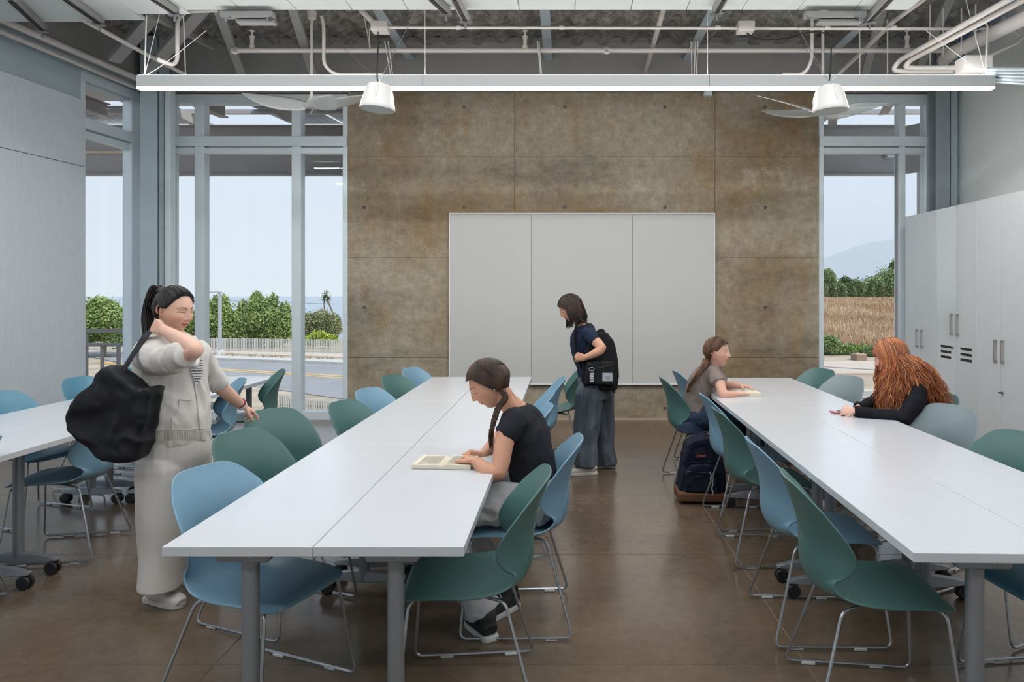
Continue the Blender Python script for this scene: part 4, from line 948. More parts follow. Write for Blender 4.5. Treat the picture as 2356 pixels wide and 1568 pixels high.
# ------------------------------------------------------------------ woman in white at the left
def person(name, loc, label): return empty(name, loc, label=label, cat='person')
def woman_white():
    t = person('person', (-1.98, 3.56, 0), 'woman in a cream zip hoodie and wide trousers, hand behind her neck')
    rt = V3((-.6, -.8, 0)); fw = V3((.8, -.6, 0))
    sk = skin('light skin', (.66, .40, .30)); hoodie = cloth('cream fleece', (.60, .565, .53)); pants = cloth('cream knit trousers', (.62, .585, .55), .03)
    # trousers
    b = Blob(); b.torso([(P(402, 1080, 3.6), .15, .12), (P(403, 1040, 3.58), .165, .128), (P(403, 1005, 3.58), .158, .125), (P(402, 985, 3.58), .14, .11)], rt)
    b.chain([P(372, 1075, 3.51), P(368, 1180, 3.50), P(366, 1280, 3.49), P(366, 1352, 3.49)], [.108, .098, .090, .094], 18, flat_end=True)
    b.chain([P(438, 1075, 3.68), P(452, 1180, 3.74), P(462, 1280, 3.80), P(468, 1322, 3.84)], [.112, .10, .098, .10], 18, flat_end=True)
    garment('trousers', b, pants, t, .007, 3, (.010, 7, (1, 1, .28)))
    # hoodie
    tsecs = [(P(402, 1016, 3.58), .158, .124), (P(402, 1000, 3.58), .165, .128), (P(400, 960, 3.58), .170, .130), (P(396, 900, 3.58), .160, .122), (P(394, 850, 3.58), .164, .118), (P(397, 812, 3.58), .166, .108), (P(400, 793, 3.58), .135, .088), (P(402, 776, 3.58), .080, .072)]
    b = Blob(); b.torso(tsecs, rt); bt_ = bvh_of(b)
    b = Blob(); b.torso(tsecs, rt)
    b.chain([P(342, 815, 3.46), P(375, 826, 3.38), P(405, 822, 3.32), P(430, 815, 3.28)], [.078, .070, .062, .056], 16, flat_end=True, sub=3)
    b.chain([P(455, 812, 3.68), P(474, 842, 3.74), P(490, 872, 3.80), P(504, 886, 3.84)], [.060, .053, .052, .047], 16, flat_end=True)
    ho, bh = garment('hoodie', b, hoodie, t, .0055, 2, (.010, 12, (1, 1, .5)))
    # hood lying round the neck, hem band, zip, pocket
    hb = Blob(); hb.chain([P(372, 792, 3.50), P(355, 782, 3.60), P(385, 776, 3.68), P(430, 782, 3.70), P(452, 805, 3.62), P(447, 838, 3.46)], [.030, .040, .045, .035, .026, .014], 12, sub=3)
    garment('hood', hb, hoodie, t, .005, 4, (.006, 20))
    rib = MB()
    for k in range(44):
        u = 322+k*3.8
        if u < 489: a = onsurf(bh, u, 990, .001, 3.5)-t.location; c = onsurf(bh, u, 1012, .001, 3.5)-t.location; rib.tube([a, c], .0028, 5)
    rib.build('rib_hem', hoodie, ho, smooth=True)
    line_on('hem_seam', bh, [(318, 988), (360, 990), (420, 989), (486, 984)], .0022, hoodie, ho, y=3.5)
    line_on('zip', bh, [(446, 886), (452, 920), (456, 960), (462, 1010)], .0032, cloth('zip tape', (.45, .43, .41)), ho, y=3.5)
    line_on('pocket_seam', bh, [(413, 918), (410, 945), (395, 960), (394, 988)], .0025, hoodie, ho, y=3.5); line_on('pocket_seam', bh, [(413, 918), (440, 921)], .0025, hoodie, ho, y=3.5)
    # striped top in the opening
    patch('striped_top', bt_, [(808, 446, 455), (830, 430, 461), (850, 434, 462), (868, 441, 459), (884, 445, 449)], mat('white cotton', (.70, .69, .68), .9), t, .012, 6, 10, 3.5)
    stp = mat('dark stripe', (.02, .02, .025), .9)
    for k in range(10):
        v = 822+k*6.0; a = np.interp(v, [808, 830, 850, 868, 884], [446, 430, 434, 441, 445])+.5; c = np.interp(v, [808, 830, 850, 868, 884], [455, 461, 462, 459, 449])-.5
        patch('stripe', bt_, [(v, a, c), (v+1.9, a, c)], stp, ho, .0145, 6, 1, 3.5)
    # skin
    HC = P(401, 716, 3.57); HM = frame(HC, (.93, -.34, -.16)); hd = head_parts(eyes='smile', smile=1.3, full=1.6, browdark=(.12, .1, .1))
    nb = Blob(); nb.chain([HM @ V3((-.012, 0, -.045)), P(398, 768, 3.57), P(402, 800, 3.57)], [.055, .052, .070], 16)
    ab = Blob(); el_ = P(449, 806, 3.25); wr = P(378, 760, 3.42)
    ab.chain([P(422, 818, 3.30), el_, P(422, 786, 3.32), wr], [.040, .036, .039, .026], 16, sub=2)
    hand(ab, wr, V3((-.80, .30, .30)), V3((.20, .9, -.2)), 1, curls=[(.9, .9, .5), (.8, 1.0, .5), (.7, 1.0, .6), (.6, 1.0, .6)], thumb=(.9, .15, .5))
    wl2 = P(556, 932, 4.02); ab2 = Blob(); ab2.chain([P(492, 872, 3.80), P(508, 890, 3.85), P(535, 914, 3.94), wl2], [.040, .040, .035, .0245], 16, sub=2)
    hand(ab2, wl2, V3((.55, .55, -.52)), V3((-.35, -.2, -.85)), -1, curls=[(.25, .3, .2), (.9, .8, .5), (1.0, .9, .5), (1.1, .9, .5)], thumb=(.75, .4, .55), sc=.9)
    skin_object(t, [(nb, .006, 3), (ab, .0032, 2), (ab2, .003, 2)], hd, HM, sk)
    bw = MB(); d = (wl2-P(545, 915, 3.96)).normalized(); bw.tube([wl2-d*.018, wl2+d*.004], [.0305, .029], 20); bw.build('wristband', mat('white rubber', (.75, .72, .72), .5), t, smooth=True, loc=-t.location)
    MB().tube([wl2-d*.027, wl2-d*.020], .0300, 20).build('bracelet', mat('dark red cord', (.18, .01, .03), .6), t, smooth=True, loc=-t.location)
    ea = MB().ball(HM @ V3((.0, -.079, -.022))-t.location, .004, 10, 8).build('earring', M_chrome, t, smooth=True)
    # hair: pulled to a high tail
    hm = hairmat('black hair', (.006, .005, .006), (.035, .028, .028)); g = (-.80, 0, .62); tu = pulled(g, 220, (.011, .015), 3); kx = HP(np.array([V3(g).normalized()]))[0]*1.12
    rr = random.Random(5); wt = []; root = HM @ V3(kx)
    for k in range(130):
        a = rr.uniform(0, 6.28); q = rr.random()**.5; o = V3((math.cos(a)*q, math.sin(a)*q, math.sin(a*3)*q*.6))
        pts = [root+o*.008, root+V3((-.040, .0, .022))+o*.022, P(347, 690, 3.60)+o*.030, P(340, 725, 3.60)+o*.030, P(338, 765, 3.58)+o*.022, P(334, 800+rr.uniform(-30, 20), 3.56)+o*.02]
        wt.append((catmull(pts, 4), [.003]*5+[.0036]*10+[.0028]*5+[.001]))
    fr_ = []
    for k in range(10):
        a = .25+.05*k; p = [V3(x) for x in skull_path((.80, -.25-.02*k, .62), (.95, -.1-.04*k, .15+.02*k), .012+.0015*k, 7)]; fr_.append((p, [.0012]*6+[.0005]))
    hair_object('hair', t, hm, HM, [hair_cap(.012, .003)], tu, wt)
    MB().tube([root+V3((-.012, 0, .002)), root+V3((-.024, 0, .012))], .020, 14).build('hair_tie', M_black, t, smooth=True, loc=-t.location)
    sh = shoe('shoe', None, V3((-1.985, 3.53, 0)), (.93, -.37, 0), mat('worn white leather', (.58, .55, .52), .5, var=.12, vscale=20), mat('white rubber sole', (.50, .47, .44), .6), t)
    sh = shoe('shoe', None, V3((-1.84, 3.90, 0)), (.93, -.37, 0), MATS['worn white leather'], MATS['white rubber sole'], t)
    # tote bag, held by its strap
    bg_ = empty('tote_bag', V3((-2.2, 3.30, .8)), label='large black tote bag slung behind the woman in white', cat='bag'); L = bg_.location
    b = Blob(); out = [(262, 842), (276, 850), (300, 872), (330, 895), (362, 892), (352, 940), (340, 1000), (328, 1055), (290, 1058), (240, 1045), (205, 1010), (180, 985), (172, 955), (200, 905), (235, 862)]
    Y_ = 3.30; poly = [((P(u, v, Y_)-L).x, (P(u, v, Y_)-L).z) for u, v in out]
    b.prism(poly, .13, Matrix.Translation((L.x, Y_+.065, L.z)) @ Matrix.Rotation(R(90), 4, 'X'))
    nylon = cloth('black nylon', (.011, .011, .014), .15, 300, .55)
    garment('bag_body', b, nylon, bg_, .008, 9, (.012, 7, (1.2, 1, 1.2)))
    MB().tube([p-L for p in catmull([P(272, 870, 3.28), P(300, 825, 3.33), P(325, 785, 3.40), P(345, 762, 3.46), P(358, 752, 3.52)], 6)], [.020]*12+[.024]*10+[.018]*3, 8, flat=.35).build('strap', nylon, bg_, smooth=True)
    MB().tube([p-L for p in catmull([P(296, 872, 3.36), P(304, 860, 3.36), P(318, 872, 3.36), P(322, 893, 3.36)], 6)], .008, 8).build('handle', nylon, bg_, smooth=True)
    MB().tube(fillet([P(254, 848, 3.26)-L, P(250, 862, 3.26)-L, P(258, 866, 3.26)-L], .01), .003, 6).build('ring', M_chrome, bg_, smooth=True)
woman_white()

# ------------------------------------------------------------------ girl reading
def girl_reading():
    t = person('person', (-.2, 3.42, .45), 'girl in a black T-shirt bent over a book at the middle row')
    rt = V3((.25, .97, 0)); sk = skin('tan skin', (.56, .29, .19)); tee = cloth('black jersey', (.016, .017, .022), .1, 600); pt = cloth('light grey sweatpants', (.42, .42, .43), .05)
    b = Blob(); b.torso([(P(1236, 1150, 3.44), .125, .105), (P(1232, 1110, 3.43), .130, .100), (P(1222, 1060, 3.43), .140, .105), (P(1208, 1005, 3.43), .150, .112), (P(1197, 965, 3.43), .145, .09), (P(1192, 945, 3.43), .10, .07), (P(1190, 935, 3.43), .06, .055)], rt)
    b.chain([P(1185, 968, 3.30), P(1172, 990, 3.26), P(1160, 1003, 3.25)], [.062, .056, .052], 16, flat_end=True); b.chain([P(1190, 965, 3.57), P(1175, 995, 3.62), P(1165, 1005, 3.63)], [.058, .054, .050], 16, flat_end=True)
    to, bt = garment('t_shirt', b, tee, t, .005, 3, (.005, 13, (1, 1, .8)))
    # trousers: hips and bent legs, under the table
    b = Blob(); b.torso([(V3((-.115, 3.42, .66)), .125, .10), (V3((-.125, 3.42, .60)), .155, .115), (V3((-.16, 3.42, .545)), .175, .125), (V3((-.22, 3.42, .535)), .165, .085)], rt)
    b.chain([V3((-.19, 3.33, .55)), V3((-.38, 3.28, .565)), V3((-.56, 3.26, .545)), V3((-.48, 3.24, .32)), V3((-.37, 3.22, .10))], [.098, .092, .072, .070, .082], 16, flat_end=True)
    b.chain([V3((-.19, 3.51, .55)), V3((-.38, 3.56, .565)), V3((-.56, 3.58, .545)), V3((-.45, 3.52, .32)), V3((-.33, 3.46, .15))], [.098, .090, .072, .066, .07], 16, flat_end=True)
    po, bp = garment('sweatpants', b, pt, t, .006, 3, (.010, 12))
    line_on('waistband', bp, [(1226, 1148), (1240, 1150), (1250, 1152)], .004, pt, po, y=3.4)
    # head, arms
    HC = P(1128, 884, 3.40); HM = frame(HC, (-.84, -.20, -.50), (-.4, 0, 1)); hd = head_parts(eyes='down', smile=.1, full=.8, browdark=(.2, .16, .13))
    nb = Blob(); nb.chain([HM @ V3((-.02, 0, -.05)), P(1165, 920, 3.42), P(1190, 948, 3.43)], [.054, .048, .060], 16); nb.torso([(P(1238, 1160, 3.43), .120, .09), (P(1236, 1135, 3.43), .118, .088)], rt)
    la = Blob(); wr = P(1097, 1062, 3.225); la.chain([P(1168, 985, 3.26), P(1157, 1035, 3.22), P(1147, 1085, 3.18), P(1120, 1082, 3.19), wr], [.046, .043, .038, .038, .026], 16, sub=2)
    hand(la, wr, V3((-.62, .75, .12)), V3((-.1, -.1, -1)), 1, curl=(.55, .6, .4), thumb=(.7, .5, .3), sc=.88)
    ra = Blob(); wr2 = P(1112, 1046, 3.50); ra.chain([P(1172, 1000, 3.62), V3((-.33, 3.66, .80)), wr2], [.044, .040, .025], 16, sub=2)
    hand(ra, wr2, V3((-.95, -.25, .30)), V3((0, -.1, -1)), -1, curl=(.75, .75, .35), thumb=(.8, .4, .4), sc=.88)
    skin_object(t, [(nb, .006, 3), (la, .0032, 2), (ra, .0032, 2)], hd, HM, sk)
    MB().ball(HM @ V3((.0, .080, -.022))-t.location, .005, 10, 8).build('earring', M_wbframe, t, smooth=True)
    hm = hairmat('dark brown hair', (.012, .007, .005), (.07, .035, .022)); g = lambda a: (-.28, .86 if a > 0 else -.86, -.42)
    tu = []; rr = random.Random(8)
    for k in range(340):          # parted at the middle, combed behind the ears
        s = 1 if k % 2 else -1; x = rr.uniform(-.97, .86); d0 = (x, s*.03, math.sqrt(max(.05, 1-x*x))); g_ = (-.35+rr.uniform(-.1, .1), s*.85, -.38+rr.uniform(-.1, .08)); mid = (x*.72+.02, s*.62, .55)
        a = skull_path(d0, mid, .012+rr.uniform(0, .003), 6); c = skull_path(mid, g_, .012+rr.uniform(0, .003), 7)[1:]; tu.append((a+c, [.0012]+[.0026]*10+[.0015]))
    gp = HM @ V3((-.030, .083, -.045)); wt = braid([gp, gp+V3((.014, -.01, -.035)), P(1148, 935, 3.30), P(1140, 958, 3.27), P(1132, 985, 3.26)], .0135, .0085, turns=5)
    for k in range(44):
        o_ = V3((rr.uniform(-.011, .011), rr.uniform(-.008, .008), 0)); wt.append((catmull([P(1132, 982, 3.26)+o_*.5, P(1130, 1000, 3.265)+o_, P(1129, 1018+rr.uniform(0, 14), 3.27)+o_*.7], 4), [.0024]*8+[.0006]))
    gp2 = HM @ V3((-.030, -.083, -.045)); wt += braid([gp2, gp2+V3((.01, .0, -.05)), gp2+V3((-.02, .01, -.14)), gp2+V3((-.04, 0, -.22))], .016, .009, turns=5)
    for k in range(2): wt.append((catmull([P(1176, 900, 3.36), P(1186+5*k, 918, 3.33), P(1204+9*k, 938+k, 3.34)], 4), [.0005]*9))
    hair_object('hair', t, hm, HM, [hair_cap(.012, .002, part=1, low=-.004)], tu, wt)
    st = mat('black suede', (.02, .02, .022), .8)
    for c in (V3((-.31, 3.42, 0)), V3((-.38, 3.23, 0))):
        o = shoe('shoe', None, c, (-.5, .8, 0) if c.y < 3.3 else (-.6, -.7, 0), st, mat('white shoe rubber', (.6, .6, .58), .6), t, L_=.24)
girl_reading()

# ------------------------------------------------------------------ girl with backpack by the board
def girl_standing():
    t = person('person', (.22, 6.12, 0), 'dark-haired girl in navy T-shirt and loose jeans walking past the whiteboard'); Y = 6.13
    rt = V3((.15, .99, 0)); sk = skin('olive skin', (.55, .29, .19)); tee = cloth('navy jersey', (.014, .022, .045), .1, 600); dn = mat('faded black denim', (.035, .04, .05), .9, col2=(.13, .16, .20), vscale=5, stretch=(1.6, 1, .35), bump=.1, bscale=500)
    b = Blob(); b.torso([(P(1358, 868, Y), .135, .100), (P(1352, 840, Y), .120, .092), (P(1343, 805, Y), .130, .105), (P(1343, 778, Y), .150, .112), (P(1346, 758, Y), .145, .085), (P(1344, 747, Y), .07, .06)], rt)
    b.chain([P(1352, 765, 5.98), P(1364, 778, 5.95), P(1368, 784, 5.94)], [.056, .052, .05], 14, flat_end=True); b.chain([P(1340, 762, 6.28), P(1336, 782, 6.30)], [.056, .05], 14, flat_end=True)
    garment('t_shirt', b, tee, t, .006, 3, (.004, 12))
    b = Blob(); b.torso([(P(1358, 858, Y), .140, .105), (P(1366, 885, Y), .165, .125), (P(1370, 915, Y), .160, .125)], rt)
    b.chain([P(1356, 905, 6.05), P(1352, 960, 6.06), P(1347, 1015, 6.08), P(1345, 1068, 6.08)], [.112, .105, .098, .105], 16, flat_end=True)
    b.chain([P(1384, 905, 6.22), P(1386, 960, 6.25), P(1388, 1015, 6.28), P(1394, 1064, 6.30)], [.105, .098, .095, .10], 16, flat_end=True)
    jo, bj = garment('jeans', b, dn, t, .007, 3, (.013, 8, (1, 1, .35)))
    line_on('side_seam', bj, [(1345, 868), (1340, 940), (1336, 1060)], .003, dn, jo, y=6)
    HC = P(1314, 710, Y); HM = frame(HC, (-.90, -.12, -.42), (-.4, 0, 1)); hd = head_parts(eyes='down', smile=.1, full=.8)
    nb = Blob(); nb.chain([HM @ V3((-.02, 0, -.05)), P(1335, 742, Y), P(1344, 758, Y)], [.052, .048, .055], 14)
    la = Blob(); wr = P(1347, 822, 5.92); la.chain([P(1364, 778, 5.95), P(1384, 800, 5.90), P(1370, 812, 5.89), wr], [.043, .040, .036, .026], 14, sub=2)
    hand(la, wr, V3((-.95, .1, .12)), V3((.1, 1, 0)), 1, curl=(.8, .9, .6), thumb=(.8, .4, .5), sc=.88)
    ra = Blob(); ra.chain([P(1338, 782, 6.28), P(1352, 815, 6.33), P(1342, 838, 6.30)], [.042, .038, .026], 14, sub=2); hand(ra, P(1342, 838, 6.30), V3((-.2, -.4, -.8)), V3((0, -.8, -.5)), -1, curl=(.5, .5, .4), sc=.88)
    skin_object(t, [(nb, .006, 3), (la, .0035, 2), (ra, .004, 2)], hd, HM, sk)
    for k, c_ in enumerate(((.25, .01, .015), (.02, .01, .01))):
        q = wr+V3((.022+.02*k, 0, .006)); MB().tube([q-V3((.004, 0, 0)), q+V3((.004, 0, .001))], .030, 16).build('bracelet', mat('red cord' if k == 0 else 'dark cord', c_, .6), t, smooth=True, loc=-t.location)
    hm = hairmat('near black hair', (.008, .005, .004), (.04, .02, .014)); rr = random.Random(11); wt = []; 
    for k in range(330):
        s = 1 if k % 2 else -1; x = rr.uniform(-.85, .80); d0 = (x, s*.03, math.sqrt(max(.04, 1-x*x))); mid = (x*.75-.05, s*.9, .1); a = [HM @ p for p in skull_path(d0, mid, .013+rr.uniform(0, .005), 7)]; q = a[-1]
        back = max(0, .55-x)*.5; dz = rr.uniform(.11, .17); e_ = q+V3((.03+.05*back+rr.uniform(-.01, .01), s*.004*0, -dz)); m_ = (q+e_)/2+V3((.012, -.012 if s > 0 else .012, .0)); 
        wt.append((catmull(a+[m_, e_], 3), [.0016]+[.0036]*14+[.0036]*9+[.001]))
    wt = [(p, list(np.interp(np.linspace(0, 1, len(p)), [0, .1, .8, 1], [.0015, .0038, .0038, .0012]))) for p, r in wt]
    for k in range(110):
        d0 = (-.4+rr.uniform(-.3, .3), rr.uniform(-.5, .5), .8); a = [HM @ p for p in skull_path(d0, (-.93, rr.uniform(-.5, .5), .15), .013, 6)]; q = a[-1]; e_ = q+V3((.035+rr.uniform(-.02, .02), rr.uniform(-.02, .02), -rr.uniform(.13, .18)))
        wt.append((catmull(a+[e_], 3), [.0036]*(5*3+3)+[.001]))
    hair_object('hair', t, hm, HM, [hair_cap(.013, .003, part=1)], [], wt)
    sw = mat('cream canvas', (.50, .47, .42), .7)
    shoe('shoe', None, P(1343, 1086, 6.05)*1.0+V3((0, 0, -P(1343, 1086, 6.05).z)), (-1, -.15, 0), sw, mat('cream rubber', (.55, .52, .48), .6), t, L_=.25); shoe('shoe', None, V3((.335, 6.30, 0)), (-1, 0, 0), sw, MATS['cream rubber'], t, L_=.25)
    # backpack
    bp = empty('backpack', V3((.305, 6.0, 1.0)), label='black backpack with a small white label worn by the standing girl', cat='backpack'); L = bp.location; Yb = 6.02
    nyl = cloth('matt black fabric', (.012, .012, .014), .1, 500, .7); out = [(1352, 790), (1362, 770), (1380, 762), (1398, 766), (1412, 785), (1420, 820), (1423, 860), (1420, 890), (1412, 898), (1380, 896), (1345, 888), (1337, 870), (1340, 830)]
    b = Blob(); b.prism([((P(u, v, Yb)-L).x, (P(u, v, Yb)-L).z) for u, v in out], .16, Matrix.Translation((L.x, Yb+.10, L.z)) @ Matrix.Rotation(R(90), 4, 'X'))
    bo, bb = garment('bag_body', b, nyl, bp, .007, 8, (.003, 14))
    b = Blob(); out2 = [(1350, 832), (1412, 832), (1414, 884), (1345, 882)]; b.prism([((P(u, v, 5.9)-L).x, (P(u, v, 5.9)-L).z) for u, v in out2], .06, Matrix.Translation((L.x, 5.945, L.z)) @ Matrix.Rotation(R(90), 4, 'X'))
    po, pb = garment('front_pocket', b, nyl, bp, .006, 6, (.003, 14))
    line_on('zip', pb, [(1353, 836), (1380, 846), (1410, 838)], .003, M_black, po, y=5.9)
    lab = patch('label', pb, [(857, 1386, 1409), (876, 1386, 1409)], mat('pale grey label', (.42, .44, .48), .7), bp, .003, 4, 4, 5.9); lab['label'] = 'small pale grey sewn label'
    inkm = mat('label ink', (.12, .12, .13), .8)
    line_on('lettering', pb, [(1390, 868), (1395, 866), (1400, 867), (1406, 863)], .0016, inkm, lab, .005, 4, 5.9); line_on('lettering', pb, [(1393, 872), (1403, 870)], .0012, inkm, lab, .005, 4, 5.9)
    kc = MB()
    for k in range(6): kc.add(*[[P(1357, 858+k*3.6, 5.80)-L, P(1366, 857+k*3.6, 5.80)-L, P(1366, 859.6+k*3.6, 5.80)-L, P(1357, 860.6+k*3.6, 5.80)-L, P(1357, 858+k*3.6, 5.81)-L, P(1366, 857+k*3.6, 5.81)-L, P(1366, 859.6+k*3.6, 5.81)-L, P(1357, 860.6+k*3.6, 5.81)-L], [(0, 1, 2, 3), (7, 6, 5, 4), (0, 4, 5, 1), (3, 2, 6, 7), (0, 3, 7, 4), (1, 5, 6, 2)]])
    kc.build('strap_tag', mat('pale grey tag', (.5, .52, .55), .5), bp); MB().tube([P(1361+6*math.cos(a), 849+4*math.sin(a), 5.80)-L for a in np.linspace(0, 6.28, 14)], .003, 6).build('key_ring', M_chrome, bp, smooth=True)
    MB().tube([p-L for p in catmull([P(1372, 768, 6.0), P(1378, 760, 6.0), P(1388, 760, 6.0), P(1390, 770, 6.0)], 5)], .011, 8).build('top_handle', nyl, bp, smooth=True)
    MB().tube([p-L for p in catmull([P(1366, 775, 5.95), P(1352, 745, 5.97), P(1335, 738, 6.02), P(1325, 752, 6.0), P(1322, 780, 5.98), P(1326, 812, 5.98), P(1340, 850, 6.02)], 6)], .022, 8, flat=.4).build('shoulder_strap', nyl, bp, smooth=True)
    MB().tube([P(1408, 893, 5.98)-L, P(1414, 903, 5.96)-L], .009, 6).build('strap_end', nyl, bp)
girl_standing()

# ------------------------------------------------------------------ girl in brown T-shirt
def girl_brown():
    t = person('person', (1.08, 5.8, .45), 'girl in a taupe T-shirt turned towards the right, book in front of her'); rt = V3((-.30, -.95, 0))
    sk = skin('fair skin', (.62, .35, .26)); tee = cloth('taupe cotton', (.20, .16, .145), .06, 600); dn = mat('dark blue denim', (.015, .03, .065), .9, var=.25, vscale=9, bump=.1, bscale=500)
    b = Blob(); b.torso([(P(1600, 970, 5.76), .150, .110), (P(1600, 950, 5.76), .160, .116), (P(1606, 920, 5.76), .155, .108), (P(1614, 885, 5.75), .165, .110), (P(1630, 858, 5.74), .150, .085), (P(1640, 845, 5.73), .10, .065), (P(1643, 838, 5.72), .055, .05)], rt)
    b.chain([P(1641, 858, 5.62), P(1649, 872, 5.56), P(1653, 882, 5.53)], [.055, .056, .058], 16, flat_end=True); b.chain([P(1638, 858, 5.88), P(1660, 880, 5.90)], [.06, .065], 16, flat_end=True)
    garment('t_shirt', b, tee, t, .0065, 3, (.010, 9, (1, 1, .6)))
    b = Blob(); b.torso([(P(1592, 990, 5.76), .175, .118), (P(1594, 968, 5.76), .165, .112)], rt)
    b.chain([V3((1.05, 5.68, .55)), V3((1.28, 5.64, .56)), V3((1.52, 5.62, .55)), V3((1.50, 5.60, .30)), V3((1.46, 5.60, .10))], [.098, .090, .068, .062, .06], 16, flat_end=True)
    b.chain([V3((1.05, 5.88, .545)), V3((1.28, 5.90, .56)), V3((1.50, 5.92, .55)), V3((1.48, 5.92, .30)), V3((1.44, 5.92, .10))], [.098, .090, .068, .062, .06], 16, flat_end=True)
    garment('jeans', b, dn, t, .0065, 3, (.007, 13))
    HC = P(1649, 812, 5.68); HM = frame(HC, (.90, -.42, .02)); hd = head_parts(eyes='open', smile=.8, full=1.)
    nb = Blob(); nb.chain([HM @ V3((-.012, 0, -.05)), P(1644, 838, 5.70), P(1640, 852, 5.73)], [.048, .046, .055], 14)
    la = Blob(); wr = P(1692, 907, 5.50); la.chain([P(1655, 876, 5.53), P(1663, 905, 5.47), P(1675, 908, 5.47), wr], [.042, .038, .034, .025], 14, sub=2); hand(la, wr, V3((.98, .15, .08)), V3((0, -.1, -1)), 1, curl=(.12, .15, .1), sc=.85, thumb=(.9, .4, .1))
    ra = Blob(); wr2 = V3((1.42, 5.80, .785)); ra.chain([P(1660, 878, 5.90), V3((1.32, 5.95, .78)), wr2], [.042, .038, .025], 14, sub=2); hand(ra, wr2, V3((.8, -.5, 0)), V3((0, 0, -1)), -1, curl=(.2, .3, .2), sc=.85)
    skin_object(t, [(nb, .006, 3), (la, .0032, 2), (ra, .004, 2)], hd, HM, sk)
    hm = hairmat('brown hair', (.03, .013, .007), (.16, .08, .04)); rr = random.Random(21); tu = []
    for k in range(240):
        s = 1 if k % 2 else -1; x = rr.uniform(-.75, .84); d0 = (x, s*.03, math.sqrt(max(.05, 1-x*x))); mid = (x*.6-.12, s*.72, .42); g_ = (-.80+rr.uniform(-.08, .08), s*.35, -.50); a = skull_path(d0, mid, .013+rr.uniform(0, .004), 6); c = skull_path(mid, g_, .014, 7)[1:]; tu.append((a+c, [.0012]+[.003]*10+[.002]))
    gp = HM @ V3((-.082, -.02, -.05)); wt = braid([gp, P(1622, 838, 5.62), P(1610, 855, 5.57), P(1598, 872, 5.58), P(1585, 888, 5.60)], .022, .012, turns=5)
    for k in range(40): o_ = V3((rr.uniform(-.011, .011), rr.uniform(-.011, .011), 0)); wt.append((catmull([P(1586, 885, 5.60)+o_*.6, P(1584, 892, 5.6)+o_, P(1582, 898+rr.uniform(0, 5), 5.6)+o_], 3), [.0026]*6+[.001]))
    hair_object('hair', t, hm, HM, [hair_cap(.013, .003, part=1)], tu, wt)
    for y in (5.62, 5.92): shoe('shoe', None, V3((1.52, y, 0)), (1, -.1, 0), MATS['cream canvas'], MATS['cream rubber'], t)
girl_brown()

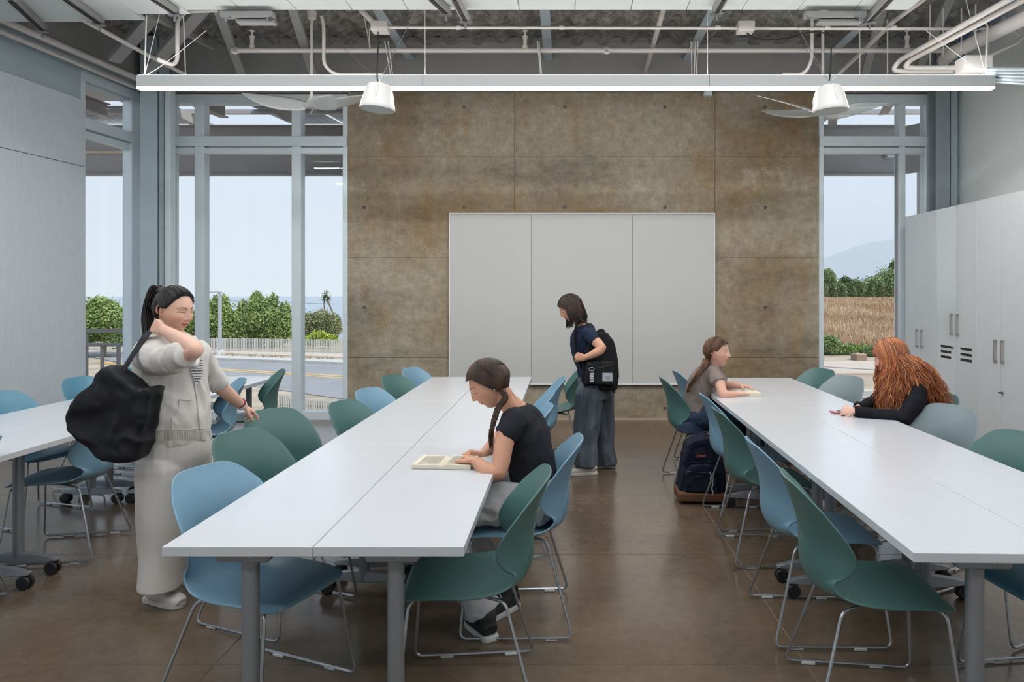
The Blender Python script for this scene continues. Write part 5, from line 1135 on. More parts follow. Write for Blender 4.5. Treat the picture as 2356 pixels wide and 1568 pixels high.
# ------------------------------------------------------------------ red-haired girl
def girl_red():
    t = person('person', (2.35, 4.76, .45), 'girl with long wavy red hair in a black long-sleeved top'); rt = V3((.10, .99, 0))
    sk = skin('pale skin', (.66, .40, .32)); top = cloth('black ribbed jersey', (.010, .010, .014), .1, 600); dn = mat('grey denim', (.07, .08, .10), .9, col2=(.16, .18, .21), vscale=14, bump=.1, bscale=500)
    b = Blob(); b.torso([(P(2122, 1000, 4.78), .145, .12), (P(2128, 965, 4.78), .145, .115), (P(2128, 930, 4.78), .150, .115), (P(2120, 895, 4.77), .160, .110), (P(2108, 870, 4.76), .150, .085), (P(2095, 858, 4.75), .08, .06)], rt)
    el_ = P(2080, 962, 4.50); w1 = P(1978, 948, 4.58)
    b.chain([P(2112, 884, 4.61), P(2106, 925, 4.53), el_, P(2030, 957, 4.54), w1, P(1966, 945, 4.585)], [.068, .058, .050, .044, .035, .036], 16, flat_end=True)
    w2 = P(1982, 938, 4.80); b.chain([P(2095, 880, 4.93), P(2040, 900, 4.98), P(2010, 925, 4.93), w2, P(1972, 935, 4.77)], [.062, .052, .046, .036, .034], 16, flat_end=True)
    garment('long_sleeved_top', b, top, t, .0055, 3, (.004, 14))
    b = Blob(); b.torso([(P(2135, 1015, 4.78), .165, .12), (P(2130, 985, 4.78), .16, .115), (P(2126, 968, 4.78), .145, .11)], rt)
    for s in (-1, 1): b.chain([V3((2.40, 4.76+.09*s, .55)), V3((2.15, 4.76+.11*s, .56)), V3((1.93, 4.76+.12*s, .55)), V3((1.95, 4.76+.12*s, .30)), V3((1.98, 4.76+.12*s, .10))], [.098, .09, .068, .06, .058], 16, flat_end=True)
    garment('jeans', b, dn, t, .0065, 3, (.006, 13))
    HC = P(2052, 824, 4.72); HM = frame(HC, (-.93, .22, -.20)); hd = head_parts(eyes='open', smile=.3, full=.9)
    nb = Blob(); nb.chain([HM @ V3((-.012, 0, -.05)), P(2078, 852, 4.73), P(2095, 870, 4.75)], [.052, .048, .06], 14)
    h1 = Blob(); hand(h1, P(1966, 945, 4.585), V3((-.75, .62, .0)), V3((.5, .6, -.5)), 1, curl=(.7, .9, .5), sc=.86); h2 = Blob(); hand(h2, P(1974, 936, 4.77), V3((-.7, -.6, -.15)), V3((.4, -.5, -.6)), -1, curl=(.7, .8, .5), sc=.86)
    skin_object(t, [(nb, .006, 3), (h1, .003, 2), (h2, .003, 2)], hd, HM, sk)
    hm = mat('red hair', (.40, .165, .062), .42, attr='feat', spec=.6); rr = random.Random(31); mb = MB(); cols = []
    L = t.location
    def addt(p, r, c):
        n0 = len(mb.v); mb.tube([q-L for q in p], r, 5, flat=.7); cols.extend([c]*(len(mb.v)-n0))
    V, Fc = hair_cap(.016, .003, part=1); n0 = len(mb.v); mb.add([HM @ V3(p)-L for p in V], Fc); cols.extend([(.5, .42, .4)]*(len(mb.v)-n0))
    for k in range(1150):
        s = 1 if k % 2 else -1; x = rr.uniform(-.85, .90); d0 = (x, s*.02, math.sqrt(max(.04, 1-x*x))); mid = (x*.93+.05, s*.80, .12); a = [HM @ p for p in skull_path(d0, mid, .018+rr.uniform(0, .008), 7)]; q = a[-1]
        v = rr.random(); c = (.4+.95*v, .32+1.0*v*v, .3+1.0*v*v*v)
        if s == 1:    # near side (left side of the head faces the camera), falls in front of the shoulder or down the back
            if x > rr.uniform(-.62, -.15): ln = rr.uniform(.26, .38); e_ = V3((q.x+.015+rr.uniform(-.03, .05)+(.30-x)*.02, q.y-.035+rr.uniform(-.02, .02), q.z-ln)); ph = rr.uniform(0, 6.28)
            else: ln = rr.uniform(.30, .42); e_ = V3((q.x+.26+rr.uniform(-.05, .05), q.y-.02+rr.uniform(-.05, .08), q.z-ln)); ph = rr.uniform(0, 6.28)
        else: ln = rr.uniform(.24, .40); e_ = V3((q.x+(.02 if x > -.2 else .26)+rr.uniform(-.03, .03), q.y+.0+rr.uniform(-.02, .02), q.z-ln)); ph = rr.uniform(0, 6.28)
        pts = list(a); n = 18; amp = rr.uniform(.005, .013); w_ = rr.uniform(2.2, 3.4)
        for i in range(1, n+1):
            u = i/n; p = q.lerp(e_, u); bow = math.sin(math.pi*u)
            if e_.x-q.x > .15: p = p+V3((.02, -.035, .045))*bow
            p = p+V3((math.sin(ph+u*w_*6.28), .6*math.cos(ph+u*w_*6.28), 0))*amp*min(1, u*3); pts.append(p)
        addt(pts, list(np.interp(np.linspace(0, 1, len(pts)), [0, .08, .75, 1], [.0012, .0033, .0029, .0006])), c)
    for k in range(120):      # locks behind the near ear, over neck and shoulder
        v = rr.random(); c = (.4+.95*v, .32+1.0*v*v, .3+1.0*v*v*v); d0 = (rr.uniform(-.9, .1), .5, .75); mid = (rr.uniform(-.75, .0), .85, rr.uniform(-.1, .2)); a = [HM @ p for p in skull_path(d0, mid, .022+rr.uniform(0, .008), 6)]; q = a[-1]
        e_ = V3((q.x+rr.uniform(.0, .24), q.y-.05+rr.uniform(-.03, .02), q.z-rr.uniform(.26, .36))); ph = rr.uniform(0, 6.28); pts = list(a); bx = (e_.x-q.x)
        for i in range(1, 19):
            u = i/18; p = q.lerp(e_, u)+V3((.01, -.03-.10*bx, .10*bx))*math.sin(math.pi*u); pts.append(p+V3((math.sin(ph+u*17), .6*math.cos(ph+u*17), 0))*.009*min(1, u*3))
        addt(pts, list(np.interp(np.linspace(0, 1, len(pts)), [0, .08, .75, 1], [.0012, .0036, .0032, .0006])), c)
    me = bpy.data.meshes.new('hair'); me.from_pydata(mb.v, [], mb.f); me.materials.append(hm); me.polygons.foreach_set('use_smooth', [True]*len(me.polygons))
    at = me.attributes.new('feat', 'FLOAT_COLOR', 'POINT'); at.data.foreach_set('color', np.concatenate([np.array(cols), np.ones((len(cols), 1))], 1).ravel().astype(np.float32))
    o = bpy.data.objects.new('hair', me); COL.objects.link(o); o.parent = t
    for y in (4.64, 4.88): shoe('shoe', None, V3((1.93, y, 0)), (-1, 0, 0), MATS['cream canvas'], MATS['cream rubber'], t)
    ph = FL(1936, 949, .742); p = empty('phone', ph, R(12), 'pink-cased phone lying under the red-haired girl\'s hands', 'phone'); MB().box(-.07, .07, -.036, .036, .002, .011).build('case', mat('pink phone case', (.50, .10, .14), .3), p, bevel=.003); MB().box(-.064, .064, -.031, .031, .0105, .0125).build('screen', mat('phone glass', (.35, .33, .36), .06), p); MB().tube([(-.02, 0, .012), (-.02, 0, .018)], .012, 12).build('grip_ring', M_chrome, p, smooth=True)
girl_red()

# ------------------------------------------------------------------ books
M_page = mat('book paper', (.66, .60, .48), .8); M_pedge = mat('page edges', (.58, .51, .38), .85, var=.08, vscale=150, stretch=(.2, .2, 4)); M_ink = mat('printed ink', (.25, .23, .20), .8); M_cov = mat('paper cover', (.45, .40, .33), .6)
def book(c, rz, w, d, th, label, lines=True, sag=0.):
    t = empty('open_book', c, rz, label, 'book')
    MB().box(-w/2, w/2, -d/2, d/2, .001, .003).build('cover', M_cov, t)
    for s in (-1, 1):
        n = 12; V = []
        hf = th if s == 1 else max(.010, th*(.5 if sag else .9))
        for i in range(n+1):
            u = i/n; x = s*(w/2*u); z = .003+hf*(1-.10*u-.55*math.exp(-(u/.08)**2)); V += [(x, -d/2, .003), (x, d/2, .003), (x, d/2, z), (x, -d/2, z)]
        f = [(4*i+k, 4*i+(k+1) % 4, 4*i+4+(k+1) % 4, 4*i+4+k) for i in range(n) for k in range(4)]+[(0, 1, 2, 3), (4*n+3, 4*n+2, 4*n+1, 4*n)]
        MB().add(V, f).build('page_block', M_page, t, smooth=True)
        if lines:
            m = MB(); rr = random.Random(2)
            for r_ in range(18):
                y = d/2-.018-r_*(d-.036)/18; u0, u1 = .14, .86
                if r_ in (0, 7): u0 = .2
                if r_ == 13: u1 = .55
                for q in range(6):
                    a = u0+(u1-u0)*q/6; b = u0+(u1-u0)*(q+.86)/6; xa, xb = s*w/2*a, s*w/2*b; za = .0036+hf*(1-.10*a-.55*math.exp(-(a/.08)**2)); zb = .0036+hf*(1-.10*b-.55*math.exp(-(b/.08)**2))
                    m.add([(xa, y, za), (xb, y, zb), (xb, y-.0028, zb), (xa, y-.0028, za)], [(0, 1, 2, 3)])
            m.build('printed_text', M_ink, t)
    return t
q = FL(1026, 1068, ZT); book((q.x, q.y, ZT), R(-4), .27, .19, .020, 'thick open paperback read by the girl in the black T-shirt')
q = FL(1713, 909, ZT); book((q.x, q.y, ZT), R(0), .22, .16, .028, 'open paperback in front of the girl in the taupe T-shirt', lines=False)
# ------------------------------------------------------------------ navy backpack on the floor
def navy_pack():
    c = V3((1.015, 5.33, 0)); t = empty('backpack', c, label='navy backpack with brown base on the floor between two chairs', cat='backpack'); nv = cloth('navy cordura', (.008, .011, .026), .15, 500, .75); br = cloth('brown suede', (.13, .062, .035), .12, 300, .9)
    Yf = 5.22
    def loc(u, v, y=Yf): return ((P(u, v, y)-c).x, (P(u, v, y)-c).z)
    out = [(1566, 1130), (1572, 1095), (1578, 1050), (1586, 1025), (1605, 1012), (1630, 1008), (1650, 1016), (1660, 1040), (1668, 1085), (1672, 1128), (1668, 1140), (1570, 1140)]
    b = Blob(); b.prism([loc(*p) for p in out], .20, Matrix.Translation((c.x, Yf+.22, 0)) @ Matrix.Rotation(R(90), 4, 'X')); bo, bb = garment('bag_body', b, nv, t, .007, 8, (.007, 9))
    b = Blob(); b.prism([loc(*p) for p in [(1574, 1128), (1578, 1090), (1588, 1072), (1600, 1068), (1630, 1068), (1643, 1078), (1648, 1100), (1650, 1132)]], .07, Matrix.Translation((c.x, Yf+.045, 0)) @ Matrix.Rotation(R(90), 4, 'X')); po, pb = garment('front_pocket', b, nv, t, .006, 6, (.006, 12))
    b = Blob(); b.prism([loc(*p) for p in [(1560, 1150), (1560, 1132), (1575, 1130), (1650, 1134), (1674, 1134), (1676, 1152)]], .245, Matrix.Translation((c.x, Yf+.205, 0)) @ Matrix.Rotation(R(90), 4, 'X')); garment('suede_base', b, br, t, .006, 5)
    line_on('zip', pb, [(1578, 1084), (1600, 1086), (1632, 1088)], .004, M_black, po, y=5.1); line_on('zip', bb, [(1580, 1068), (1592, 1062), (1625, 1064), (1650, 1058)], .005, nv, bo, y=5.1); line_on('flap_seam', bb, [(1578, 1060), (1590, 1030), (1620, 1018), (1650, 1030)], .004, nv, bo, y=5.1)
    lb = patch('brand_label', bb, [(1038, 1601, 1626), (1053, 1600, 1625)], mat('dark label', (.012, .012, .02), .8), t, .003, 4, 3, 5.1)
    fc = bpy.data.curves.new('lettering', 'FONT'); fc.body = 'JANSPORT'; fc.size = .024; fc.align_x = 'CENTER'; fc.extrude = .0006; fo = bpy.data.objects.new('tmp', fc); COL.objects.link(fo); dg = bpy.context.evaluated_depsgraph_get(); me = bpy.data.meshes.new_from_object(fo.evaluated_get(dg)); bpy.data.objects.remove(fo)
    me.materials.clear(); me.materials.append(mat('coral thread', (.55, .16, .12), .7)); o = bpy.data.objects.new('lettering', me); COL.objects.link(o); o.parent = lb
    q = onsurf(bb, 1613, 1049, .018, 5.1)-c; o.location = q; sc_ = .068/max(.001, me.vertices[0].co.x*0+max(v.co.x for v in me.vertices)-min(v.co.x for v in me.vertices)); o.scale = (sc_, sc_*1.5, 1); o.rotation_euler = (R(84), R(2), 0)
    MB().tube([p for p in catmull([P(1612, 1012, 5.33)-c, P(1618, 1004, 5.33)-c, P(1634, 1004, 5.33)-c, P(1640, 1012, 5.33)-c], 5)], .009, 8).build('top_handle', nv, t, smooth=True)
    kc = MB(); 
    for k in range(9): kc.ball(P(1639+math.sin(k)*1.0, 1108+k*3.3, 5.11)-c, .006, 8, 6)
    kc.build('bead_strap', mat('pale beads', (.45, .45, .42), .4), t, smooth=True)
    MB().tube([P(1638+4*math.cos(a), 1100+6*math.sin(a), 5.12)-c for a in np.linspace(0, 6.28, 16)], .0035, 6).tube([P(1633, 1085, 5.13)-c, P(1637, 1095, 5.12)-c], .004, 6).build('key_ring', M_chrome, t, smooth=True)
    wb_ = empty('water_bottle', P(1661, 1100, 5.3), label='clear plastic bottle in the side pocket of the navy backpack', cat='bottle'); gm = glass_mat('clear bottle plastic', (.80, .84, .86), opacity=.12)
    MB().lathe([(.001, -.10), (.032, -.10), (.033, -.03), (.030, -.02), (.033, -.01), (.033, .02), (.028, .035), (.014, .055), (.014, .062), (.001, .062)], 20).build('bottle', gm, wb_, smooth=True); MB().lathe([(.001, .060), (.016, .060), (.016, .076), (.001, .076)], 16).build('cap', mat('white cap', (.6, .62, .64), .4), wb_, smooth=True)
navy_pack()
# ------------------------------------------------------------------ outside
def sstep(a, b, x): t = min(1, max(0, (x-a)/(b-a))); return t*t*(3-2*t)
def gz(x, y):
    l = -.08-2.32*sstep(*((11, 19) if x < -6.3 else (9.4, 17)), y) - 62*sstep(60, 190, y)
    r = -.10 + 1.15*sstep(0, 1, (y-19)/44) if y < 63 else 1.05
    k = sstep(-1, 3, x) if y < 60 else sstep(-4, 12, x)
    return l*(1-k)+r*k
ysg = list(np.concatenate([np.arange(8.9, 30, .5), np.arange(30, 70, 1.0), np.arange(70, 260, 6)])); xsg = list(np.concatenate([np.arange(-120, -12, 4), np.arange(-12, 30, .7), np.arange(30, 150, 6)]))
V = [(x, y, gz(x, y)+(.04*noise.noise(Vector((x*.3, y*.3, 0))) if y > 19 and x > 1 else 0)) for y in ysg for x in xsg]; nx = len(xsg)
Fc = [(j*nx+i, j*nx+i+1, (j+1)*nx+i+1, (j+1)*nx+i) for j in range(len(ysg)-1) for i in range(nx-1)]
M_dry = mat('dry ground', (.40, .33, .25), .9, var=.25, vscale=.6, bump=.5, bscale=6)
g = raw('ground', V, Fc, M_dry); S(g)
M_asph = mat('asphalt', (.27, .27, .28), .85, var=.08, vscale=.5); M_pave = mat('pale concrete paving', (.52, .44, .37), .8, var=.06, vscale=2); M_curb = mat('curb concrete', (.50, .49, .47), .8, var=.08, vscale=4)
def ribbon(name, pts, w0, w1, dz, m, th=.04):
    """flat strip between two offsets from a centre line, laid on the ground"""
    V = []; n = len(pts)
    for i, (x, y) in enumerate(pts):
        a = Vector(pts[max(0, i-1)]); b = Vector(pts[min(n-1, i+1)]); d = (b-a).normalized(); nn = Vector((-d.y, d.x))
        for w in (w0, w1):
            qx, qy = x+nn.x*w, y+nn.y*w; z = gz(x, y)+dz; V += [(qx, qy, z), (qx, qy, z-th-.3)]
    f = [];
    for i in range(n-1):
        a = 4*i; b = a+4; f += [(a, a+2, b+2, b), (a, b, b+1, a+1), (a+2, a+3, b+3, b+2)]
    return S(raw(name, V, f, m, smooth=False))
zl = -2.4
def LPt(u, v): q = FL(u, v, zl); return (q.x, q.y)
def lin(p, q, n=24, e0=0., e1=0.):
    p = Vector(p); q = Vector(q); return [tuple(p+(q-p)*(-e0+(1+e0+e1)*k/n)) for k in range(n+1)]
# road: between the near edge and the far kerb
def strip(name, a0, a1, b0, b1, dz, m, e=(1.2, 1.5)):
    A = lin(LPt(*a0), LPt(*a1), 20, *e); B = lin(LPt(*b0), LPt(*b1), 20, *e); V = []
    for p, q in zip(A, B): V += [(*p, zl+dz), (*q, zl+dz), (*p, zl+dz-.3), (*q, zl+dz-.3)]
    f = []
    for i in range(20): a = 4*i; b = a+4; f += [(a, a+1, b+1, b), (a, b, b+2, a+2), (a+1, a+3, b+3, b+1)]
    return S(raw(name, V, f, m, smooth=False))
strip('road', (486, 829), (764, 839), (609, 893), (764, 915), .03, M_asph)
strip('curb', (486, 823), (764, 833), (486, 829), (764, 839), .17, M_curb)
strip('planting_strip', (486, 818), (764, 827), (486, 823), (764, 833), .14, M_dry)
strip('sidewalk', (486, 809.5), (764, 816), (486, 818), (764, 827), .18, M_pave)
M_yel = mat('yellow road paint', (.62, .42, .16), .7)
strip('road_line', (495, 848.5), (764, 864), (495, 850), (764, 866), .045, M_yel); strip('road_line', (495, 852), (764, 868.5), (495, 853.3), (764, 870), .045, M_yel)
# slab path and kerb to the right
xr = 8
S(MB().box(4.3, 16, 14.3, 16.9, -.3, -.06).build('garden_path', M_pave)); S(MB().box(2.5, 16, 11.2, 11.5, -.3, .0).build('curb', M_curb)); S(MB().box(2.5, 16, 9.2, 11.2, -.3, -.07).build('driveway', mat('pale drive', (.36, .36, .37), .8)))
S(MB().box(-14, -6.2, 8.85, 10.9, -.5, -.04).box(-6.2, 2.8, 8.85, 9.5, -.5, -.04).build('terrace', mat('terrace concrete', (.56, .55, .52), .7, var=.05)))
S(MB().box(-13, 7.5, 8.9, 12.4, 4.88, 4.93).build('added_shade_slab', mat('added shade slab sheet', (.45, .45, .46), .6)))  # unseen slab added to keep the sun off the canopy beam
S(MB().box(-60, -6.9, -30, 8.9, -.4, -.12).build('courtyard', M_pave))
# terrace guard rail seen through the left window
M_rail = mat('bronze grey rail', (.30, .27, .25), .5)
rl = empty('guard_rail', (-7.5, 10.6, -.05), label='grey metal guard rail on the terrace outside the left window', cat='railing')
xa, xb = -2.6, 1.05
MB().box(xa, xb, -.03, .03, 1.0, 1.06).build('top_rail', M_rail, rl, bevel=.004); MB().box(xa, xb-.12, -.03, .03, .80, .85).build('middle_rail', M_rail, rl, bevel=.004)
for k in range(15):
    x = xa+.1+k*.24
    if x < xb: MB().box(x-.025, x+.025, -.012, .012, .0, .80 if k % 4 else 1.0).build('baluster', M_rail, rl)
MB().box(xb-.06, xb, -.03, .03, 0, 1.06).build('post', M_rail, rl)
# far slatted fence beyond the road
M_slat = mat('galvanised fence slat', (.52, .52, .50), .5)
fa = Vector((*LPt(440, 812),)); fb = Vector((*LPt(770, 817.5),)); fd = (fb-fa).normalized()
fe = empty('roadside_fence', (fa.x, fa.y, zl), label='pale slatted fence across the road beneath the trees', cat='fence')
sl = MB().box(-.028, .028, -.02, .02, .1, 1.02)
so_ = None; total = (fb-fa).length
def slat_run(s0, s1, step):
    global so_
    s = s0
    while s < s1:
        if so_ is None: so_ = sl.build('fence_slat', M_slat, fe); o = so_
        else: o = so_.copy(); COL.objects.link(o); o.parent = fe
        p = fd*s; o.location = (p.x, p.y, 0); s += step
slat_run(0, total+1.2, .115); slat_run(-9.5, -3.2, .13)
for zz in (.2, .85): MB().beam((fd.x*-10, fd.y*-10+.04, zz), (fd.x*(total+1.2), fd.y*(total+1.2)+.04, zz), .04, .05).build('rail', M_slat, fe)
# near fence bottom right of the left window
fn = empty('ramp_fence', (0, 0, 0), label='short pale slatted fence close below the left window', cat='fence')
for k in range(56):
    u = 640+k*5.4; y = 23.9-k*.03; a_ = P(u+3, 945+k*.4, y); b_ = P(u+3, 909+k*.55 - (4 if k < 5 else 0), y)
    MB().box(a_.x-.024, a_.x+.024, y-.03, y+.03, -2.5, b_.z).build('fence_slat', M_slat, fn)
a_ = P(640, 930, 23.96); b_ = P(640+29*11, 945, 23.9-29*.06+.06); MB().beam(a_, b_, .04, .06).build('rail', M_slat, fn)
# street lamp
sl0 = FL(506, 822, zl); st = empty('street_lamp', sl0, label='grey street lamp post with a flat head beside the far kerb', cat='street lamp'); H = (822-672)/F*sl0.y
M_post = mat('grey lamp post', (.42, .43, .46), .5)
MB().lathe([(.3, 0), (.3, .4), (.27, .45), (.001, .45)], 20).build('base', M_curb, st, smooth=True); MB().box(-.08, .08, -.08, .08, .45, H).build('pole', M_post, st, bevel=.01)
MB().box(-.62, .08, -.14, .14, H-.02, H+.06).build('lamp_head', M_post, st, bevel=.01)
# sea
S(raw('sea', [(-9000, 150, -60), (3000, 150, -60), (3000, 15000, -60), (-9000, 15000, -60)], [(0, 1, 2, 3)], mat('sea water', (.14, .24, .36), .16, bump=.08, bscale=.02), smooth=False))
# ---- vegetation
def leafmat(n, c, c2): return mat(n, c, .6, col2=c2, vscale=.9, spec=.3)
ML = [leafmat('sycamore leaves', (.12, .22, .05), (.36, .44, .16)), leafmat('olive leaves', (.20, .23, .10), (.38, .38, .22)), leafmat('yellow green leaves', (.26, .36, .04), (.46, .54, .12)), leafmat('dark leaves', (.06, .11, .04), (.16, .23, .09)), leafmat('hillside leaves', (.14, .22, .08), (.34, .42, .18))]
M_bark = mat('bark', (.20, .15, .11), .9)
def foliage(blobs, n, size, m, parent, seed=1, core=True):
    rg = np.random.default_rng(seed); V = []; Fc = []
    vol = np.array([b[1]*b[2]*b[3] for b in blobs]); pr = vol/vol.sum()
    for i in rg.choice(len(blobs), n, p=pr):
        c, rx, ry, rz = blobs[i]; d = rg.normal(size=3); d /= np.linalg.norm(d); r = rg.uniform(.60, 1.0)+.30*max(0, rg.normal(0, .5))*(rg.random() < .4)
        p = np.array(c)+d*np.array([rx, ry, rz])*r
        a = rg.normal(size=3)+d*.6; a /= np.linalg.norm(a); b = np.cross(a, rg.normal(size=3)); b /= np.linalg.norm(b); cc = np.cross(a, b)
        s = size*rg.uniform(.6, 1.3); k = len(V)
        V += [tuple(p-b*s), tuple(p+cc*s*.45+a*s*.15), tuple(p+b*s), tuple(p-cc*s*.45+a*s*.15)]; Fc.append((k, k+1, k+2, k+3))
    o = raw('foliage', V, Fc, m, parent, smooth=False)
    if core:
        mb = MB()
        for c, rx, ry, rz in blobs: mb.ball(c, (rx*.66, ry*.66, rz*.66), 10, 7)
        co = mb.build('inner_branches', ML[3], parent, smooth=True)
    return o
def tree(name, base, blobs, n, size, m, label, cat='tree', trunk=.12, seed=1, group=None):
    t = empty(name, base, label=label, cat=cat, group=group)
    b2 = [((c[0]-base[0], c[1]-base[1], c[2]-base[2]), rx, ry, rz) for c, rx, ry, rz in blobs]
    foliage(b2, n, size, m, t, seed)
    if trunk:
        tz = max(b[0][2] for b in b2); MB().tube([(0, 0, -.3), (.05, 0, tz*.4), (0, .05, tz*.8)], [trunk, trunk*.8, trunk*.4], 8).build('trunk', M_bark, t, smooth=True)
    return t
def PB(u, v, y, ru, rv=None, ry=None):      # blob at a pixel with pixel radii
    k = y/F; rv = rv or ru; return (tuple(P(u, v, y)), ru*k, (ry or min(ru, rv))*k, rv*k)
def GB(u, y): x = (u-CU)/F*y; return (x, y, gz(x, y))
yt = 52
tree('sycamore_tree', GB(510, yt), [PB(500, 730, yt, 36, 44), PB(480, 760, yt, 30, 40), PB(525, 760, yt, 40, 38), PB(512, 700, yt, 15, 26), PB(548, 735, yt, 24, 24), PB(497, 690, yt, 8, 14)], 15000, .12, ML[0], 'leafy green tree behind the street lamp', seed=3)
tree('sycamore_tree', GB(612, yt), [PB(600, 730, yt, 44, 44), PB(640, 750, yt, 36, 42), PB(570, 755, yt, 38, 40), PB(592, 690, yt, 16, 22), PB(628, 696, yt, 13, 22), PB(655, 715, yt, 14, 22), PB(560, 710, yt, 14, 22), PB(622, 770, yt, 50, 28)], 21000, .12, ML[0], 'broad leafy green tree right of the street lamp', seed=4)
tree('sycamore_tree', GB(430, yt), [PB(425, 745, yt, 30, 40), PB(405, 765, yt, 30, 30)], 6000, .12, ML[0], 'green tree seen between the woman and the window mullion', seed=5)
tree('sycamore_tree', GB(240, 44), [PB(235, 735, 44, 45, 50), PB(270, 750, 44, 36, 44), PB(200, 745, 44, 36, 46), PB(228, 700, 44, 22, 18)], 16000, .11, ML[0], 'rounded green tree outside the left wall window', seed=6)
tree('olive_tree', GB(720, 56), [PB(712, 748, 56, 26, 30), PB(740, 740, 56, 24, 28), PB(765, 750, 56, 22, 30), PB(730, 765, 56, 40, 22)], 12000, .09, ML[1], 'greyish olive tree in the right pane of the left window', seed=7)
tree('yellow_bush', GB(728, 51), [PB(715, 783, 51, 22, 12), PB(733, 775, 51, 18, 13), PB(755, 782, 51, 22, 13)], 4000, .13, ML[2], 'bright yellow-green bush behind the slatted fence', 'bush', trunk=0, seed=8)
def palm(u0, v0, u1, v1, y, label, s=1.):
    b = P(u1, v1, y); t_ = P(u0, v0, y); b2 = Vector((b.x+(b.x-t_.x)*1.2, y, b.z-(t_.z-b.z)*1.2)); t = empty('palm_tree', b2, label=label, cat='tree', group='tall thin palms near the sea')
    MB().tube(catmull([(0, 0, 0), b-b2, (b+t_)/2-b2+Vector((-.1, 0, 0)), t_-b2]), .16*s, 7).build('trunk', M_bark, t, smooth=True)
    m = MB(); c = t_-b2
    for k in range(34):
        a = 2*math.pi*k/34*3.1; e_ = R(random.uniform(-55, 75)); d = Vector((math.cos(a)*math.cos(e_), math.sin(a)*math.cos(e_), math.sin(e_))); l = 1.25*s
        sd_ = d.cross(Vector((0, 0, 1))).normalized()*.13*s; m.add([c, c+d*l*.6+sd_, c+d*l+Vector((0, 0, -.35*s)), c+d*l*.6-sd_], [(0, 1, 2, 3)])
    m.build('fronds', ML[3], t)
palm(751, 677, 764, 715, 130, 'taller of the two palms over the sea'); palm(746, 686, 749, 728, 130, 'shorter palm of the pair over the sea', .8)
palm(693, 712, 695, 740, 130, 'palm half hidden behind the window mullion', .9)
# dry tufts on the planting strip
tf = MB()
for i, u in enumerate((488, 519, 540, 580, 610, 630, 652, 708, 737, 759)):
    q = FL(u, 821+(u-486)*.036, zl); tt = empty('grass_tuft', q, label='small dry grass tuft by the far kerb', cat='grass', group='dry grass tufts along the far kerb'); m = MB()
    for k in range(30):
        a = random.uniform(0, 6.28); d = Vector((math.cos(a)*.3, math.sin(a)*.3, random.uniform(.2, .4))); m.add([(0, .02, 0), d, (0.05, -.02, 0)], [(0, 1, 2)])
    m.build('blades', mat('dry grass', (.42, .34, .20), .9), tt)
# right side: bushes, dry field, tree line, hills
tree('green_bush', GB(1915, 19), [PB(1910, 795, 19, 26, 24), PB(1930, 808, 19, 20, 14)], 3600, .035, ML[4], 'green bush at the left side of the right window', 'bush', 0, 11)
tree('green_bush', GB(1970, 19), [PB(1960, 808, 19, 24, 14), PB(1985, 806, 19, 20, 14), PB(1955, 800, 19, 10, 12)], 3600, .035, leafmat('light leaves', (.20, .32, .08), (.38, .48, .18)), 'low light green bush beyond the pale path', 'bush', 0, 12)
tree('green_bush', GB(2030, 18.5), [PB(2010, 812, 18.5, 22, 18), PB(2060, 805, 18.5, 24, 22), PB(2085, 808, 18.5, 24, 22)], 4000, .035, ML[4], 'green bush partly behind the red-haired girl', 'bush', 0, 13)
rk = P(1975, 826, 17.6); tag(MB().box(rk.x-.14, rk.x+.14, 17.4, 17.75, -.12, .06).build('stone_block', mat('brown stone', (.34, .24, .18), .8), bevel=.02), 'small brown stone block beyond the pale path', 'stone')
rg = np.random.default_rng(5); V = []; Fc = []
for i in range(70000):
    y = 19.6+41*rg.random()**1.1; x = (rg.uniform(1700, 2330)-CU)/F*y; z = gz(x, y); h = rg.uniform(.18, .42)*(1 if y < 55 else .6); a = rg.uniform(0, 6.28); w = .012+.0006*y; dx, dy = rg.normal(0, .10, 2); k = len(V)
    V += [(x-w*math.cos(a), y-w*math.sin(a), z), (x+w*math.cos(a), y+w*math.sin(a), z), (x+dx, y+dy, z+h)]; Fc.append((k, k+1, k+2))
tag(raw('dry_grass_field', V, Fc, mat('straw grass', (.44, .27, .16), .9, col2=(.66, .50, .34), vscale=.35, stretch=(1, .4, 1)), smooth=False), 'tall dry brown grass on the slope outside the right window', 'grass', kind='stuff')
for i, (u, v, ru, rv, mi, l) in enumerate([(1905, 640, 16, 22, 4, 'tree at the left edge of the right window'), (1925, 672, 26, 24, 4, 'green tree above the field, left part of the view'), (1945, 662, 18, 26, 3, 'palm-like dark tree above the field'), (1968, 664, 18, 22, 4, 'second green tree above the field'),
        (1980, 672, 14, 22, 3, 'dark small tree in the middle above the field'), (2012, 666, 30, 32, 4, 'bright green mound of trees right of the middle'), (2040, 655, 28, 40, 4, 'tall green trees near the window jamb'), (2062, 630, 18, 34, 3, 'dark tall tree at the right jamb of the right window'), (2085, 650, 30, 44, 4, 'green trees hidden behind the cabinet edge'), (1860, 660, 36, 34, 4, 'green trees left of the right window view'), (1800, 664, 36, 30, 4, 'more green trees beyond the wall at right'), (2150, 650, 40, 40, 4, 'dense trees beyond the cabinets')]):
    y = 64+i*.7; tree('hedge_tree', GB(u, y), [PB(u, v, y, ru, rv), PB(u-ru*.5, v+14, y, ru*.7, rv*.6), PB(u+ru*.5, v+12, y, ru*.7, rv*.7)], 4200, .12, ML[mi], l, 'tree', .1, 20+i, 'trees above the dry field')
rgx = random.Random(3)
